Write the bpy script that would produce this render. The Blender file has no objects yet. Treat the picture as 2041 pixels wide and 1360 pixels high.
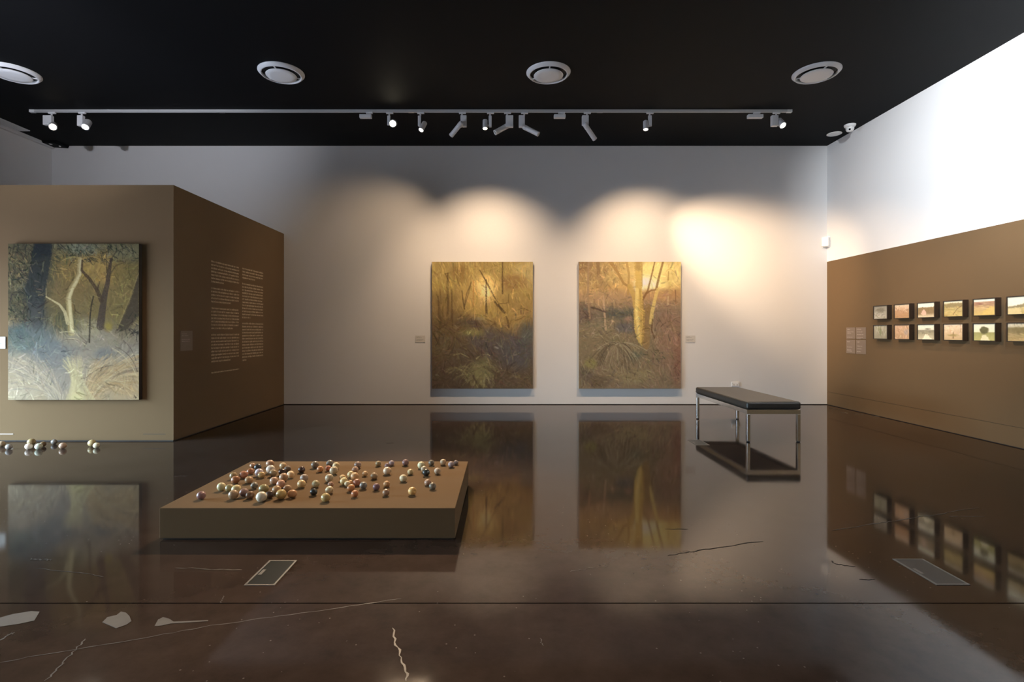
import bpy, math, random
import numpy as np
from mathutils import Vector, Matrix

# ------------------------------------------------------------------ camera, sky, exposure
SC = bpy.context.scene
COL = SC.collection
F, CX, CY, HC = 1060.0, 1006.0, 661.0, 1.25      # focal length (px), principal point, camera height
cam_d = bpy.data.cameras.new('camera')
cam = bpy.data.objects.new('camera', cam_d); COL.objects.link(cam)
cam.location = (0, 0, HC); cam.rotation_euler = (math.pi / 2, 0, 0)
cam_d.sensor_width = 36.0; cam_d.sensor_fit = 'HORIZONTAL'
cam_d.lens = 36.0 * F / 2041.0
cam_d.shift_x = (1020.5 - CX) / 2041.0
cam_d.shift_y = (CY - 680.0) / 2041.0
cam_d.clip_start = 0.05
SC.camera = cam

vs = SC.view_settings
vs.view_transform = 'Standard'; vs.look = 'None'; vs.gamma = 1.0; vs.exposure = 0.0
vs.use_curve_mapping = False
SC.cycles.use_denoising = True
SC.cycles.max_bounces = 8; SC.cycles.diffuse_bounces = 5; SC.cycles.glossy_bounces = 4
SC.cycles.sample_clamp_indirect = 6.0

SKY_STRENGTH = 46.0
world = bpy.data.worlds.new('overcast_sky'); SC.world = world
world.use_nodes = True
wn, wl = world.node_tree.nodes, world.node_tree.links
bgn = wn['Background']
wtc = wn.new('ShaderNodeTexCoord'); wsp = wn.new('ShaderNodeSeparateXYZ'); wr = wn.new('ShaderNodeValToRGB')
wr.color_ramp.elements[0].position = 0.485; wr.color_ramp.elements[0].color = (.27, .285, .35, 1)
wr.color_ramp.elements[1].position = 0.515; wr.color_ramp.elements[1].color = (.66, .83, 1.0, 1)
wm = wn.new('ShaderNodeMath'); wm.operation = 'MULTIPLY_ADD'; wm.inputs[1].default_value = .5; wm.inputs[2].default_value = .5
wl.new(wtc.outputs['Generated'], wsp.inputs[0]); wl.new(wsp.outputs['Z'], wm.inputs[0])
wl.new(wm.outputs[0], wr.inputs[0]); wl.new(wr.outputs[0], bgn.inputs['Color'])
bgn.inputs['Strength'].default_value = SKY_STRENGTH

# room dimensions (metres)
XL, XR, YB, YN, ZC = -7.73, 5.50, 9.075, -4.0, 4.418
WIN = (1.0, 5.7, 0.08, 2.25)                        # window in the left wall: y0 y1 z0 z1
pd = bpy.data.lights.new('window_portal', 'AREA'); pd.shape = 'RECTANGLE'
pd.size = WIN[3] - WIN[2]; pd.size_y = WIN[1] - WIN[0]
pd.cycles.is_portal = True
po = bpy.data.objects.new('window_portal', pd); COL.objects.link(po)
po.location = (XL - 0.12, (WIN[0] + WIN[1]) / 2, (WIN[2] + WIN[3]) / 2)
po.rotation_euler = (0, -math.pi / 2, 0)
WARM = (1.0, .72, .47); NEUTRAL = (1.0, .86, .70); COOL = (.90, .95, 1.0)

# ------------------------------------------------------------------ helpers
rnd = random.Random(7)
R = math.radians
def wpt(px, py, Y): return Vector(((px - CX) * Y / F, Y, HC - (py - CY) * Y / F))
def fpt(px, py, z=0.0):
    Y = F * (HC - z) / (py - CY)
    return Vector(((px - CX) * Y / F, Y, z))

class MB:
    def __init__(s): s.v = []; s.f = []; s.m = []; s.sm = []
    def add(s, vs_, fs, mi=0, smooth=False):
        o = len(s.v); s.v += [tuple(p) for p in vs_]
        for f in fs: s.f.append([i + o for i in f]); s.m.append(mi); s.sm.append(smooth)
        return s
    def box(s, x0, x1, y0, y1, z0, z1, mi=0, M=None):
        p = [Vector((x, y, z)) for z in (z0, z1) for y in (y0, y1) for x in (x0, x1)]
        if M is not None: p = [M @ q for q in p]
        return s.add(p, [(0, 2, 3, 1), (4, 5, 7, 6), (0, 1, 5, 4), (2, 6, 7, 3), (0, 4, 6, 2), (1, 3, 7, 5)], mi)
    def bevbox(s, x0, x1, y0, y1, z0, z1, b, mi=0, M=None):
        # box with chamfered vertical and horizontal edges (rounded look through 3 rings)
        rings = []
        for z, k in ((z0, b), (z0 + b * .3, b * .3), (z0 + b, 0), (z1 - b, 0), (z1 - b * .3, b * .3), (z1, b)):
            r_ = []
            for cx_, cy_, a0 in ((x1, y1, 0), (x0, y1, 90), (x0, y0, 180), (x1, y0, 270)):
                sx = 1 if cx_ == x1 else -1; sy = 1 if cy_ == y1 else -1
                ox, oy = cx_ - sx * (b + 0), cy_ - sy * (b + 0)
                for t in (0, 30, 60, 90):
                    a = R(a0 + t); rr = b - k * .85
                    r_.append(Vector((ox + math.cos(a) * rr, oy + math.sin(a) * rr, z)))
            rings.append(r_)
        n = len(rings[0]); V = [q for r_ in rings for q in r_]
        if M is not None: V = [M @ q for q in V]
        fs = []
        for i in range(len(rings) - 1):
            for j in range(n): fs.append((i * n + j, i * n + (j + 1) % n, (i + 1) * n + (j + 1) % n, (i + 1) * n + j))
        fs.append(tuple(range(n))[::-1]); fs.append(tuple(range((len(rings) - 1) * n, len(rings) * n)))
        return s.add(V, fs, mi)
    def ring(s, x0, x1, y0, y1, w, z0, z1, M=None, mi=0):
        # rectangular frame in the xy plane, one connected piece
        V = []
        for z in (z0, z1):
            for k in (0, w): V += [Vector((x0 + k, y0 + k, z)), Vector((x1 - k, y0 + k, z)), Vector((x1 - k, y1 - k, z)), Vector((x0 + k, y1 - k, z))]
        if M is not None: V = [M @ q for q in V]
        fs = []
        for j in range(4):
            k = (j + 1) % 4
            fs += [(8 + j, 8 + k, 12 + k, 12 + j), (j, 4 + j, 4 + k, k), (j, k, 8 + k, 8 + j), (4 + j, 12 + j, 12 + k, 4 + k)]
        return s.add(V, fs, mi)
    def lathe(s, prof, n=32, M=None, mi=0, smooth=True, cap0=True, cap1=True):
        V = []
        for r_, z in prof:
            for j in range(n):
                a = 2 * math.pi * j / n; V.append(Vector((r_ * math.cos(a), r_ * math.sin(a), z)))
        if M is not None: V = [M @ q for q in V]
        fs = []
        for i in range(len(prof) - 1):
            for j in range(n): fs.append((i * n + j, i * n + (j + 1) % n, (i + 1) * n + (j + 1) % n, (i + 1) * n + j))
        s.add(V, fs, mi, smooth)
        o = len(s.v) - len(V)
        if cap0: s.f.append([o + j for j in range(n)][::-1]); s.m.append(mi); s.sm.append(False)
        if cap1: k = o + (len(prof) - 1) * n; s.f.append([k + j for j in range(n)]); s.m.append(mi); s.sm.append(False)
        return s
    def build(s, name, mats, parent=None, loc=None):
        me = bpy.data.meshes.new(name); me.from_pydata(s.v, [], s.f)
        for mt in (mats if isinstance(mats, (list, tuple)) else [mats]): me.materials.append(mt)
        me.polygons.foreach_set('material_index', s.m); me.polygons.foreach_set('use_smooth', s.sm)
        me.update()
        o = bpy.data.objects.new(name, me); COL.objects.link(o)
        if parent is not None: o.parent = parent
        if loc is not None: o.location = loc
        return o

def tag(o, label, cat, group=None):
    o['label'] = label; o['category'] = cat
    if group: o['group'] = group
    return o
def struct(o, label=None):
    o['kind'] = 'structure'
    if label: o['label'] = label
    return o
def empty(name, loc):
    o = bpy.data.objects.new(name, None); COL.objects.link(o); o.location = loc; o.empty_display_size = .05
    return o
def frame_to(d):
    """matrix whose -Z axis looks along d"""
    return Vector(d).normalized().to_track_quat('-Z', 'Y').to_matrix().to_4x4()

# ------------------------------------------------------------------ materials
def lin(c): return tuple(((x / 255) / 12.92 if x / 255 <= .04045 else ((x / 255 + .055) / 1.055) ** 2.4) for x in c)
def mat(name, col, rough=.6, metal=0.0, spec=.5, noise=0.0, scale=8.0, bump=0.0, coat=0.0):
    m = bpy.data.materials.new(name); m.use_nodes = True
    nt = m.node_tree; b = nt.nodes['Principled BSDF']
    b.inputs['Roughness'].default_value = rough; b.inputs['Metallic'].default_value = metal
    b.inputs['Specular IOR Level'].default_value = spec; b.inputs['Coat Weight'].default_value = coat
    b.inputs['Base Color'].default_value = (*col, 1)
    if noise or bump:
        tc = nt.nodes.new('ShaderNodeTexCoord'); n = nt.nodes.new('ShaderNodeTexNoise')
        n.inputs['Scale'].default_value = scale; n.inputs['Detail'].default_value = 6
        nt.links.new(tc.outputs['Object'], n.inputs['Vector'])
        if noise:
            mx = nt.nodes.new('ShaderNodeMix'); mx.data_type = 'RGBA'
            mx.inputs[6].default_value = (*[c * (1 - noise) for c in col], 1)
            mx.inputs[7].default_value = (*[min(1, c * (1 + noise)) for c in col], 1)
            nt.links.new(n.outputs['Fac'], mx.inputs[0]); nt.links.new(mx.outputs[2], b.inputs['Base Color'])
        if bump:
            bp = nt.nodes.new('ShaderNodeBump'); bp.inputs['Strength'].default_value = bump; bp.inputs['Distance'].default_value = .01
            nt.links.new(n.outputs['Fac'], bp.inputs['Height']); nt.links.new(bp.outputs[0], b.inputs['Normal'])
    return m
def emis(name, col, st):
    m = bpy.data.materials.new(name); m.use_nodes = True
    b = m.node_tree.nodes['Principled BSDF']
    b.inputs['Base Color'].default_value = (.8, .8, .8, 1)
    b.inputs['Emission Color'].default_value = (*col, 1); b.inputs['Emission Strength'].default_value = st
    return m

M_WHITE = mat('white_wall_paint', (.78, .77, .76), .85, spec=.1, noise=.015, scale=3)
M_BROWN = mat('brown_wall_paint', (.155, .101, .054), .85, spec=.05, noise=.03, scale=3)
M_BLACK = mat('black_ceiling_paint', (.0030, .0036, .0046), .7, spec=.10)
M_GAP = mat('shadow_gap_black', (.03, .025, .021), .7)
M_FIX = mat('white_lamp_enamel', (.82, .82, .83), .4)
M_VENT = mat('white_vent_enamel', (.86, .87, .88), .38)
M_DARKIN = mat('vent_throat_black', (.01, .01, .012), .6)
M_TRACK = mat('grey_track_aluminium', (.60, .60, .61), .45, metal=.2)
M_CHROME = mat('brushed_chrome', (.78, .78, .77), .16, metal=1.0)
M_LEATHER = mat('black_leather', (.032, .028, .024), .36, noise=.2, scale=60, bump=.08)
M_RUBBER = mat('black_rubber', (.012, .012, .012), .6)
M_CANVAS = mat('raw_canvas_edge', (.62, .55, .42), .85, noise=.08, scale=90)
M_DKFRAME = mat('dark_wood_frame', (.030, .018, .011), .5, noise=.3, scale=30)
M_DKEDGE = mat('dark_canvas_edge', (.05, .035, .025), .8, noise=.2, scale=60)
M_CARD = mat('cream_label_card', (.66, .63, .58), .7)
M_CARDBR = mat('brown_label_card', (.20, .145, .105), .55)
M_INK = mat('grey_print', (.22, .21, .20), .8)
M_TEXT = mat('cream_vinyl_lettering', (.80, .63, .42), .6)
M_TEXTP = mat('pale_print', (.50, .42, .36), .7)
M_PLASTIC = mat('white_plastic', (.88, .87, .85), .35)
M_GLASS_D = mat('dark_glass', (.01, .01, .012), .08)
M_GRATE = mat('brushed_steel_edge', (.20, .19, .17), .4, metal=.5)
M_LID = mat('dark_floor_box_lid', (.018, .020, .018), .3, spec=.3)
M_PATCH = mat('pale_filler_patch', (.095, .082, .068), .5, noise=.15, scale=20)
M_CRACK = mat('pale_crack_filler', (.066, .052, .041), .5, noise=.3, scale=40)
M_CRACKD = mat('dark_crack', (.010, .008, .006), .7)
M_ALU = mat('window_frame_grey', (.25, .26, .27), .4)
E_WARM = emis('lit_lens_warm', (1, .85, .6), 14); E_COOL = emis('lit_lens_white', (1, .95, .88), 14)
E_STAR = emis('lit_lens_bright', (1, .88, .62), 60)
M_LENSOFF = mat('dark_lens', (.02, .02, .022), .12)

def floor_mat():
    m = bpy.data.materials.new('polished_brown_concrete'); m.use_nodes = True
    nt = m.node_tree; b = nt.nodes['Principled BSDF']; L = nt.links
    tc = nt.nodes.new('ShaderNodeTexCoord')
    def noise(sc, det=6, rough=.6, dist=0):
        n = nt.nodes.new('ShaderNodeTexNoise'); n.inputs['Scale'].default_value = sc; n.inputs['Detail'].default_value = det
        n.inputs['Roughness'].default_value = rough; n.inputs['Distortion'].default_value = dist
        L.new(tc.outputs['Object'], n.inputs['Vector']); return n
    n1 = noise(.55, 8, .6, .4)
    r1 = nt.nodes.new('ShaderNodeValToRGB'); e = r1.color_ramp.elements
    e[0].position = .3; e[0].color = (.036, .023, .017, 1); e[1].position = .72; e[1].color = (.066, .045, .034, 1)
    L.new(n1.outputs['Fac'], r1.inputs[0])
    n2 = noise(7, 8, .7)
    mx = nt.nodes.new('ShaderNodeMix'); mx.data_type = 'RGBA'; mx.blend_type = 'MULTIPLY'; mx.inputs[0].default_value = .8
    r2 = nt.nodes.new('ShaderNodeValToRGB'); r2.color_ramp.elements[0].position = .3; r2.color_ramp.elements[0].color = (.7, .7, .7, 1)
    r2.color_ramp.elements[1].position = .7; r2.color_ramp.elements[1].color = (1.25, 1.22, 1.2, 1)
    L.new(n2.outputs['Fac'], r2.inputs[0]); L.new(r1.outputs[0], mx.inputs[6]); L.new(r2.outputs[0], mx.inputs[7])
    # pale grit specks
    vo = nt.nodes.new('ShaderNodeTexVoronoi'); vo.inputs['Scale'].default_value = 21; L.new(tc.outputs['Object'], vo.inputs['Vector'])
    lt = nt.nodes.new('ShaderNodeMath'); lt.operation = 'LESS_THAN'; lt.inputs[1].default_value = .075; L.new(vo.outputs['Distance'], lt.inputs[0])
    n3 = noise(1.6, 3); gt = nt.nodes.new('ShaderNodeMath'); gt.operation = 'GREATER_THAN'; gt.inputs[1].default_value = .53; L.new(n3.outputs['Fac'], gt.inputs[0])
    ml = nt.nodes.new('ShaderNodeMath'); ml.operation = 'MULTIPLY'; L.new(lt.outputs[0], ml.inputs[0]); L.new(gt.outputs[0], ml.inputs[1])
    mx2 = nt.nodes.new('ShaderNodeMix'); mx2.data_type = 'RGBA'; mx2.inputs[7].default_value = (.16, .13, .11, 1)
    L.new(ml.outputs[0], mx2.inputs[0]); L.new(mx.outputs[2], mx2.inputs[6]); L.new(mx2.outputs[2], b.inputs['Base Color'])
    n4 = noise(2.2, 5); mr = nt.nodes.new('ShaderNodeMapRange')
    mr.inputs['From Min'].default_value = .3; mr.inputs['From Max'].default_value = .7
    mr.inputs['To Min'].default_value = .04; mr.inputs['To Max'].default_value = .085
    L.new(n4.outputs['Fac'], mr.inputs[0]); L.new(mr.outputs[0], b.inputs['Roughness'])
    b.inputs['Specular IOR Level'].default_value = .17; b.inputs['IOR'].default_value = 1.5
    return m
M_FLOOR = floor_mat()

def painted_mat():
    m = bpy.data.materials.new('oil_paint'); m.use_nodes = True
    nt = m.node_tree; b = nt.nodes['Principled BSDF']
    a = nt.nodes.new('ShaderNodeVertexColor'); a.layer_name = 'paint'
    nt.links.new(a.outputs['Color'], b.inputs['Base Color'])
    b.inputs['Roughness'].default_value = .8; b.inputs['Specular IOR Level'].default_value = .06
    tc = nt.nodes.new('ShaderNodeTexCoord'); n = nt.nodes.new('ShaderNodeTexNoise'); n.inputs['Scale'].default_value = 70
    bp = nt.nodes.new('ShaderNodeBump'); bp.inputs['Strength'].default_value = .15; bp.inputs['Distance'].default_value = .004
    nt.links.new(tc.outputs['Object'], n.inputs['Vector']); nt.links.new(n.outputs['Fac'], bp.inputs['Height']); nt.links.new(bp.outputs[0], b.inputs['Normal'])
    return m
M_OIL = painted_mat()

def ball_mat(kind):
    m = bpy.data.materials.new('ball_' + kind); m.use_nodes = True
    nt = m.node_tree; b = nt.nodes['Principled BSDF']; L = nt.links
    oi = nt.nodes.new('ShaderNodeObjectInfo'); tc = nt.nodes.new('ShaderNodeTexCoord')
    if kind == 'banded':
        t = nt.nodes.new('ShaderNodeTexWave'); t.wave_type = 'RINGS'; t.inputs['Scale'].default_value = 26; t.inputs['Distortion'].default_value = 6; t.inputs['Detail'].default_value = 2
        t.inputs['Detail Scale'].default_value = 2
        src = t.outputs['Fac']; lo, hi = .38, 1.5
    elif kind == 'spotted':
        t = nt.nodes.new('ShaderNodeTexVoronoi'); t.inputs['Scale'].default_value = 85; src = t.outputs['Distance']; lo, hi = .35, 1.25
    else:
        t = nt.nodes.new('ShaderNodeTexNoise'); t.inputs['Scale'].default_value = 38; t.inputs['Detail'].default_value = 5; src = t.outputs['Fac']; lo, hi = .72, 1.25
    L.new(tc.outputs['Object'], t.inputs['Vector'])
    mr = nt.nodes.new('ShaderNodeMapRange'); mr.inputs['From Min'].default_value = .2; mr.inputs['From Max'].default_value = .7
    mr.inputs['To Min'].default_value = lo; mr.inputs['To Max'].default_value = hi; L.new(src, mr.inputs[0])
    mx = nt.nodes.new('ShaderNodeMix'); mx.data_type = 'RGBA'; mx.blend_type = 'MULTIPLY'; mx.inputs[0].default_value = 1
    L.new(oi.outputs['Color'], mx.inputs[6]); L.new(mr.outputs[0], mx.inputs[7]); L.new(mx.outputs[2], b.inputs['Base Color'])
    b.inputs['Roughness'].default_value = .33
    return m
M_BALL = {k: ball_mat(k) for k in ('plain', 'banded', 'spotted')}

# ------------------------------------------------------------------ room shell
T = .25
JY = 2.445                                           # saw-cut joint in the floor
fl = struct(MB().box(XL - T, XR + T, YN - T, YB + T, -.20, -.012).build('floor', M_GAP), 'dark polished concrete floor')
MB().box(XL - T, XR + T, YN - T, JY - .004, -.012, 0).build('slab', M_FLOOR, fl)
MB().box(XL - T, XR + T, JY + .004, YB + T, -.012, 0).build('slab', M_FLOOR, fl)
ce = struct(MB().box(XL - T, XR + T, YN - T, YB + T, ZC, ZC + .2).build('ceiling', M_BLACK), 'flat black ceiling')
G = .012
struct(MB().box(XL - T, XR + T, YB, YB + T, G, ZC).build('wall_back', M_WHITE), 'white back wall with two large paintings')
struct(MB().box(XL - T, XR + T, YB + .015, YB + T, 0, G).build('baseboard_back', M_GAP), 'thin black shadow gap under the back wall')
ZB = 2.44
wr_ = MB().box(XR, XR + T, YN, YB, ZB, ZC, 0).box(XR, XR + T, YN, YB, .224, ZB, 1).box(XR, XR + T, YN, YB, .008, .220, 1).box(XR + .006, XR + T, YN, YB, .220, .224, 2)
struct(wr_.build('wall_right', [M_WHITE, M_BROWN, M_GAP]), 'right wall, brown below and white above')
struct(MB().box(XR + .012, XR + T, YN, YB, 0, .008).build('baseboard_right', M_GAP), 'thin dark gap under the brown right wall')
wl_ = MB()
wl_.box(XL - T, XL, YN, WIN[0], 0, ZC).box(XL - T, XL, WIN[1], YB, 0, ZC).box(XL - T, XL, WIN[0], WIN[1], 0, WIN[2]).box(XL - T, XL, WIN[0], WIN[1], WIN[3], ZC)
struct(wl_.build('wall_left', M_WHITE), 'white left wall with a tall window')
struct(MB().box(XL - T, XR + T, YN - T, YN, 0, ZC).build('wall_front', M_WHITE), 'white wall behind the viewer')
struct(MB().box(XL, XL + .05, 6.3, YB, ZC - .055, ZC).build('trim_1', M_WHITE), 'white cornice strip along the left wall')
# window in the left wall (off to the left of the view)
wi = struct(MB().ring(WIN[0], WIN[1], WIN[2], WIN[3], .06, XL - .2, XL - .14, M=Matrix(((0, 0, 1, 0), (1, 0, 0, 0), (0, 1, 0, 0), (0, 0, 0, 1))))
            .build('window_1', M_ALU), 'tall aluminium window in the left wall')
def pane_mat():
    m = bpy.data.materials.new('clear_window_glass'); m.use_nodes = True
    nt = m.node_tree; nt.nodes.remove(nt.nodes['Principled BSDF'])
    t = nt.nodes.new('ShaderNodeBsdfTransparent'); t.inputs[0].default_value = (.93, .96, .96, 1)
    g = nt.nodes.new('ShaderNodeBsdfGlossy'); g.inputs['Roughness'].default_value = .02
    mx = nt.nodes.new('ShaderNodeMixShader'); mx.inputs[0].default_value = .06
    nt.links.new(t.outputs[0], mx.inputs[1]); nt.links.new(g.outputs[0], mx.inputs[2])
    nt.links.new(mx.outputs[0], nt.nodes['Material Output'].inputs['Surface'])
    return m
M_PANE = pane_mat()
nW = 3
for i in range(nW):
    a = WIN[0] + .06 + (WIN[1] - WIN[0] - .12) * i / nW; b_ = WIN[0] + .06 + (WIN[1] - WIN[0] - .12) * (i + 1) / nW
    MB().box(XL - .175, XL - .165, a + .02, b_ - .02, WIN[2] + .06, WIN[3] - .06).build('pane', M_PANE, wi)
    if i: MB().box(XL - .195, XL - .145, a - .02, a + .02, WIN[2] + .06, WIN[3] - .06).build('mullion', M_ALU, wi)

# brown partition block in the back left corner
PX, PY, PZ = -3.767, 6.05, 2.917
pt = struct(MB().box(XL, PX, PY, YB, G, PZ).build('wall_partition', M_BROWN), 'brown freestanding partition block in the left corner')
struct(MB().box(XL, PX - .012, PY + .012, YB, 0, G).build('baseboard_partition', M_GAP), 'black shadow gap under the partition')
MB().box(-5.95, wpt(27, 866, PY).x, PY - .004, PY + .01, .079, .087).build('vent_slot', M_TEXTP, pt)
MB().box(wpt(285, 866, PY).x, wpt(330, 866, PY).x, PY - .002, PY + .01, .080, .084).build('vent_slot', M_GAP, pt)

# floor wear: filler patches, cracks
def flat_poly(pts, name, m, z=.0012):
    P = [fpt(x, y) for x, y in pts]
    n = len(P); V = [(p.x, p.y, z) for p in P] + [(p.x, p.y, 0.0) for p in P]
    fs = [tuple(range(n))] + [(i, (i + 1) % n, n + (i + 1) % n, n + i) for i in range(n)]
    a = sum(P[i].x * P[(i + 1) % n].y - P[(i + 1) % n].x * P[i].y for i in range(n))
    if a < 0: fs = [f[::-1] for f in fs]
    return MB().add(V, fs).build(name, m, fl)
flat_poly([(-30, 1236), (0, 1232), (25, 1225), (62, 1219), (79, 1220), (68, 1238), (40, 1244), (0, 1250), (-30, 1254)], 'filler_patch', M_PATCH)
flat_poly([(204, 1241), (214, 1231), (232, 1227), (241, 1220), (251, 1222), (258, 1229), (262, 1239), (252, 1246), (232, 1253), (218, 1247)], 'filler_patch', M_PATCH)
flat_poly([(308, 1249), (315, 1236), (325, 1231), (337, 1234), (346, 1240), (415, 1237), (415, 1239), (340, 1244), (322, 1248)], 'filler_patch', M_PATCH)
def crack(pts, w, m, name='crack', jit=.35, seg=7, seed=0):
    rr = random.Random(seed + len(pts)); P = []
    for (x0, y0), (x1, y1) in zip(pts[:-1], pts[1:]):
        for k in range(seg): t = k / seg; P.append((x0 + (x1 - x0) * t, y0 + (y1 - y0) * t))
    P.append(pts[-1]); W = [fpt(x, y) for x, y in P]
    V = []; n = len(W)
    for i, p in enumerate(W):
        d = (W[min(i + 1, n - 1)] - W[max(i - 1, 0)]); d.normalize(); q = Vector((-d.y, d.x, 0))
        off = q * rr.uniform(-jit, jit) * w * 2; ww = w * rr.uniform(.35, 1.0) * (1 if 0 < i < n - 1 else .3)
        a = p + off + q * ww / 2; c = p + off - q * ww / 2
        V += [(a.x, a.y, .001), (c.x, c.y, .001)]
    fs = [(2 * i, 2 * i + 1, 2 * i + 3, 2 * i + 2) for i in range(n - 1)]
    return MB().add(V, fs).build(name, m, fl)
crack([(0, 1321), (130, 1298), (290, 1272), (420, 1248), (560, 1228), (700, 1209), (800, 1193)], .006, M_CRACK, seed=1)
crack([(90, 1358), (118, 1330), (150, 1296), (172, 1274)], .008, M_CRACK, seed=2)
crack([(60, 1114), (80, 1116), (103, 1117)], .014, M_CRACK, seed=3)
crack([(68, 1133), (150, 1141), (208, 1150)], .007, M_CRACK, seed=4)
crack([(350, 1132), (420, 1135), (483, 1136)], .009, M_CRACK, seed=5)
crack([(438, 1203), (443, 1196), (446, 1188)], .006, M_CRACK, seed=6)
crack([(782, 1252), (792, 1292), (806, 1326), (811, 1358)], .010, M_CRACK, seed=7)
crack([(1136, 1140), (1170, 1134), (1210, 1129)], .008, M_CRACK, seed=8)
crack([(1330, 1108), (1372, 1101), (1420, 1094), (1520, 1079)], .010, M_CRACKD, seed=9)
crack([(1326, 1055), (1371, 1055)], .008, M_CRACKD, seed=10)
crack([(1656, 1058), (1740, 1045), (1800, 1036), (1880, 1024), (1950, 1012)], .009, M_CRACK, seed=11)
crack([(1890, 1030), (1965, 1030)], .006, M_CRACK, seed=12)
crack([(1658, 1118), (1666, 1125), (1705, 1130)], .010, M_CRACKD, seed=13)
crack([(1712, 1155), (1745, 1156)], .009, M_CRACKD, seed=14)
crack([(1076, 1273), (1082, 1288)], .007, M_CRACK, seed=15)
crack([(0, 1278), (14, 1266), (30, 1262)], .012, M_CRACK, seed=16)
crack([(770, 884), (785, 883)], .02, M_CRACK, seed=17); crack([(345, 950), (375, 949)], .012, M_CRACK, seed=18)
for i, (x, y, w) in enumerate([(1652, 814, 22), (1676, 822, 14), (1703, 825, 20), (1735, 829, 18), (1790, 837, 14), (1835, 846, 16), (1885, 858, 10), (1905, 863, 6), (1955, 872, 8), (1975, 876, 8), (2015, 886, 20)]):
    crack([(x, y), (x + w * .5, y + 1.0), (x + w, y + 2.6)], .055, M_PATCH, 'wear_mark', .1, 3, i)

# recessed floor boxes
def floor_box(quad, label, lid):
    P = [fpt(x, y) for x, y in quad]                 # far-left, far-right, near-right, near-left
    x0 = (P[0].x + P[3].x) / 2; x1 = (P[1].x + P[2].x) / 2; y1 = (P[0].y + P[1].y) / 2; y0 = (P[2].y + P[3].y) / 2
    e = empty('floor_box', ((x0 + x1) / 2, (y0 + y1) / 2, 0)); hx, hy = (x1 - x0) / 2, (y1 - y0) / 2; w = .010
    MB().ring(-hx, hx, -hy, hy, w, 0, .003).build('rim', M_GRATE, e)
    MB().box(-hx + w, hx - w, -hy + w, hy - w, 0, .0015).build('lid', lid, e)
    k = MB().box(-hx + w + .006, -hx + w + .024, -.03, .03, .0015, .0028); k.build('finger_pull', M_GRATE, e)
    return tag(e, label, 'floor box')
floor_box([(535, 1118), (592, 1118), (548, 1168), (488, 1168)], 'dark floor box flush in the concrete in front of the brown plinth', M_LID)
floor_box([(1779, 1115), (1837, 1115), (1937, 1167), (1866, 1167)], 'steel-rimmed floor box on the right in front of the small pictures', M_LID)
floor_box([(1368, 877), (1394, 877), (1416, 888), (1390, 888)], 'small floor box beneath the far end of the bench', M_LID)

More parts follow.
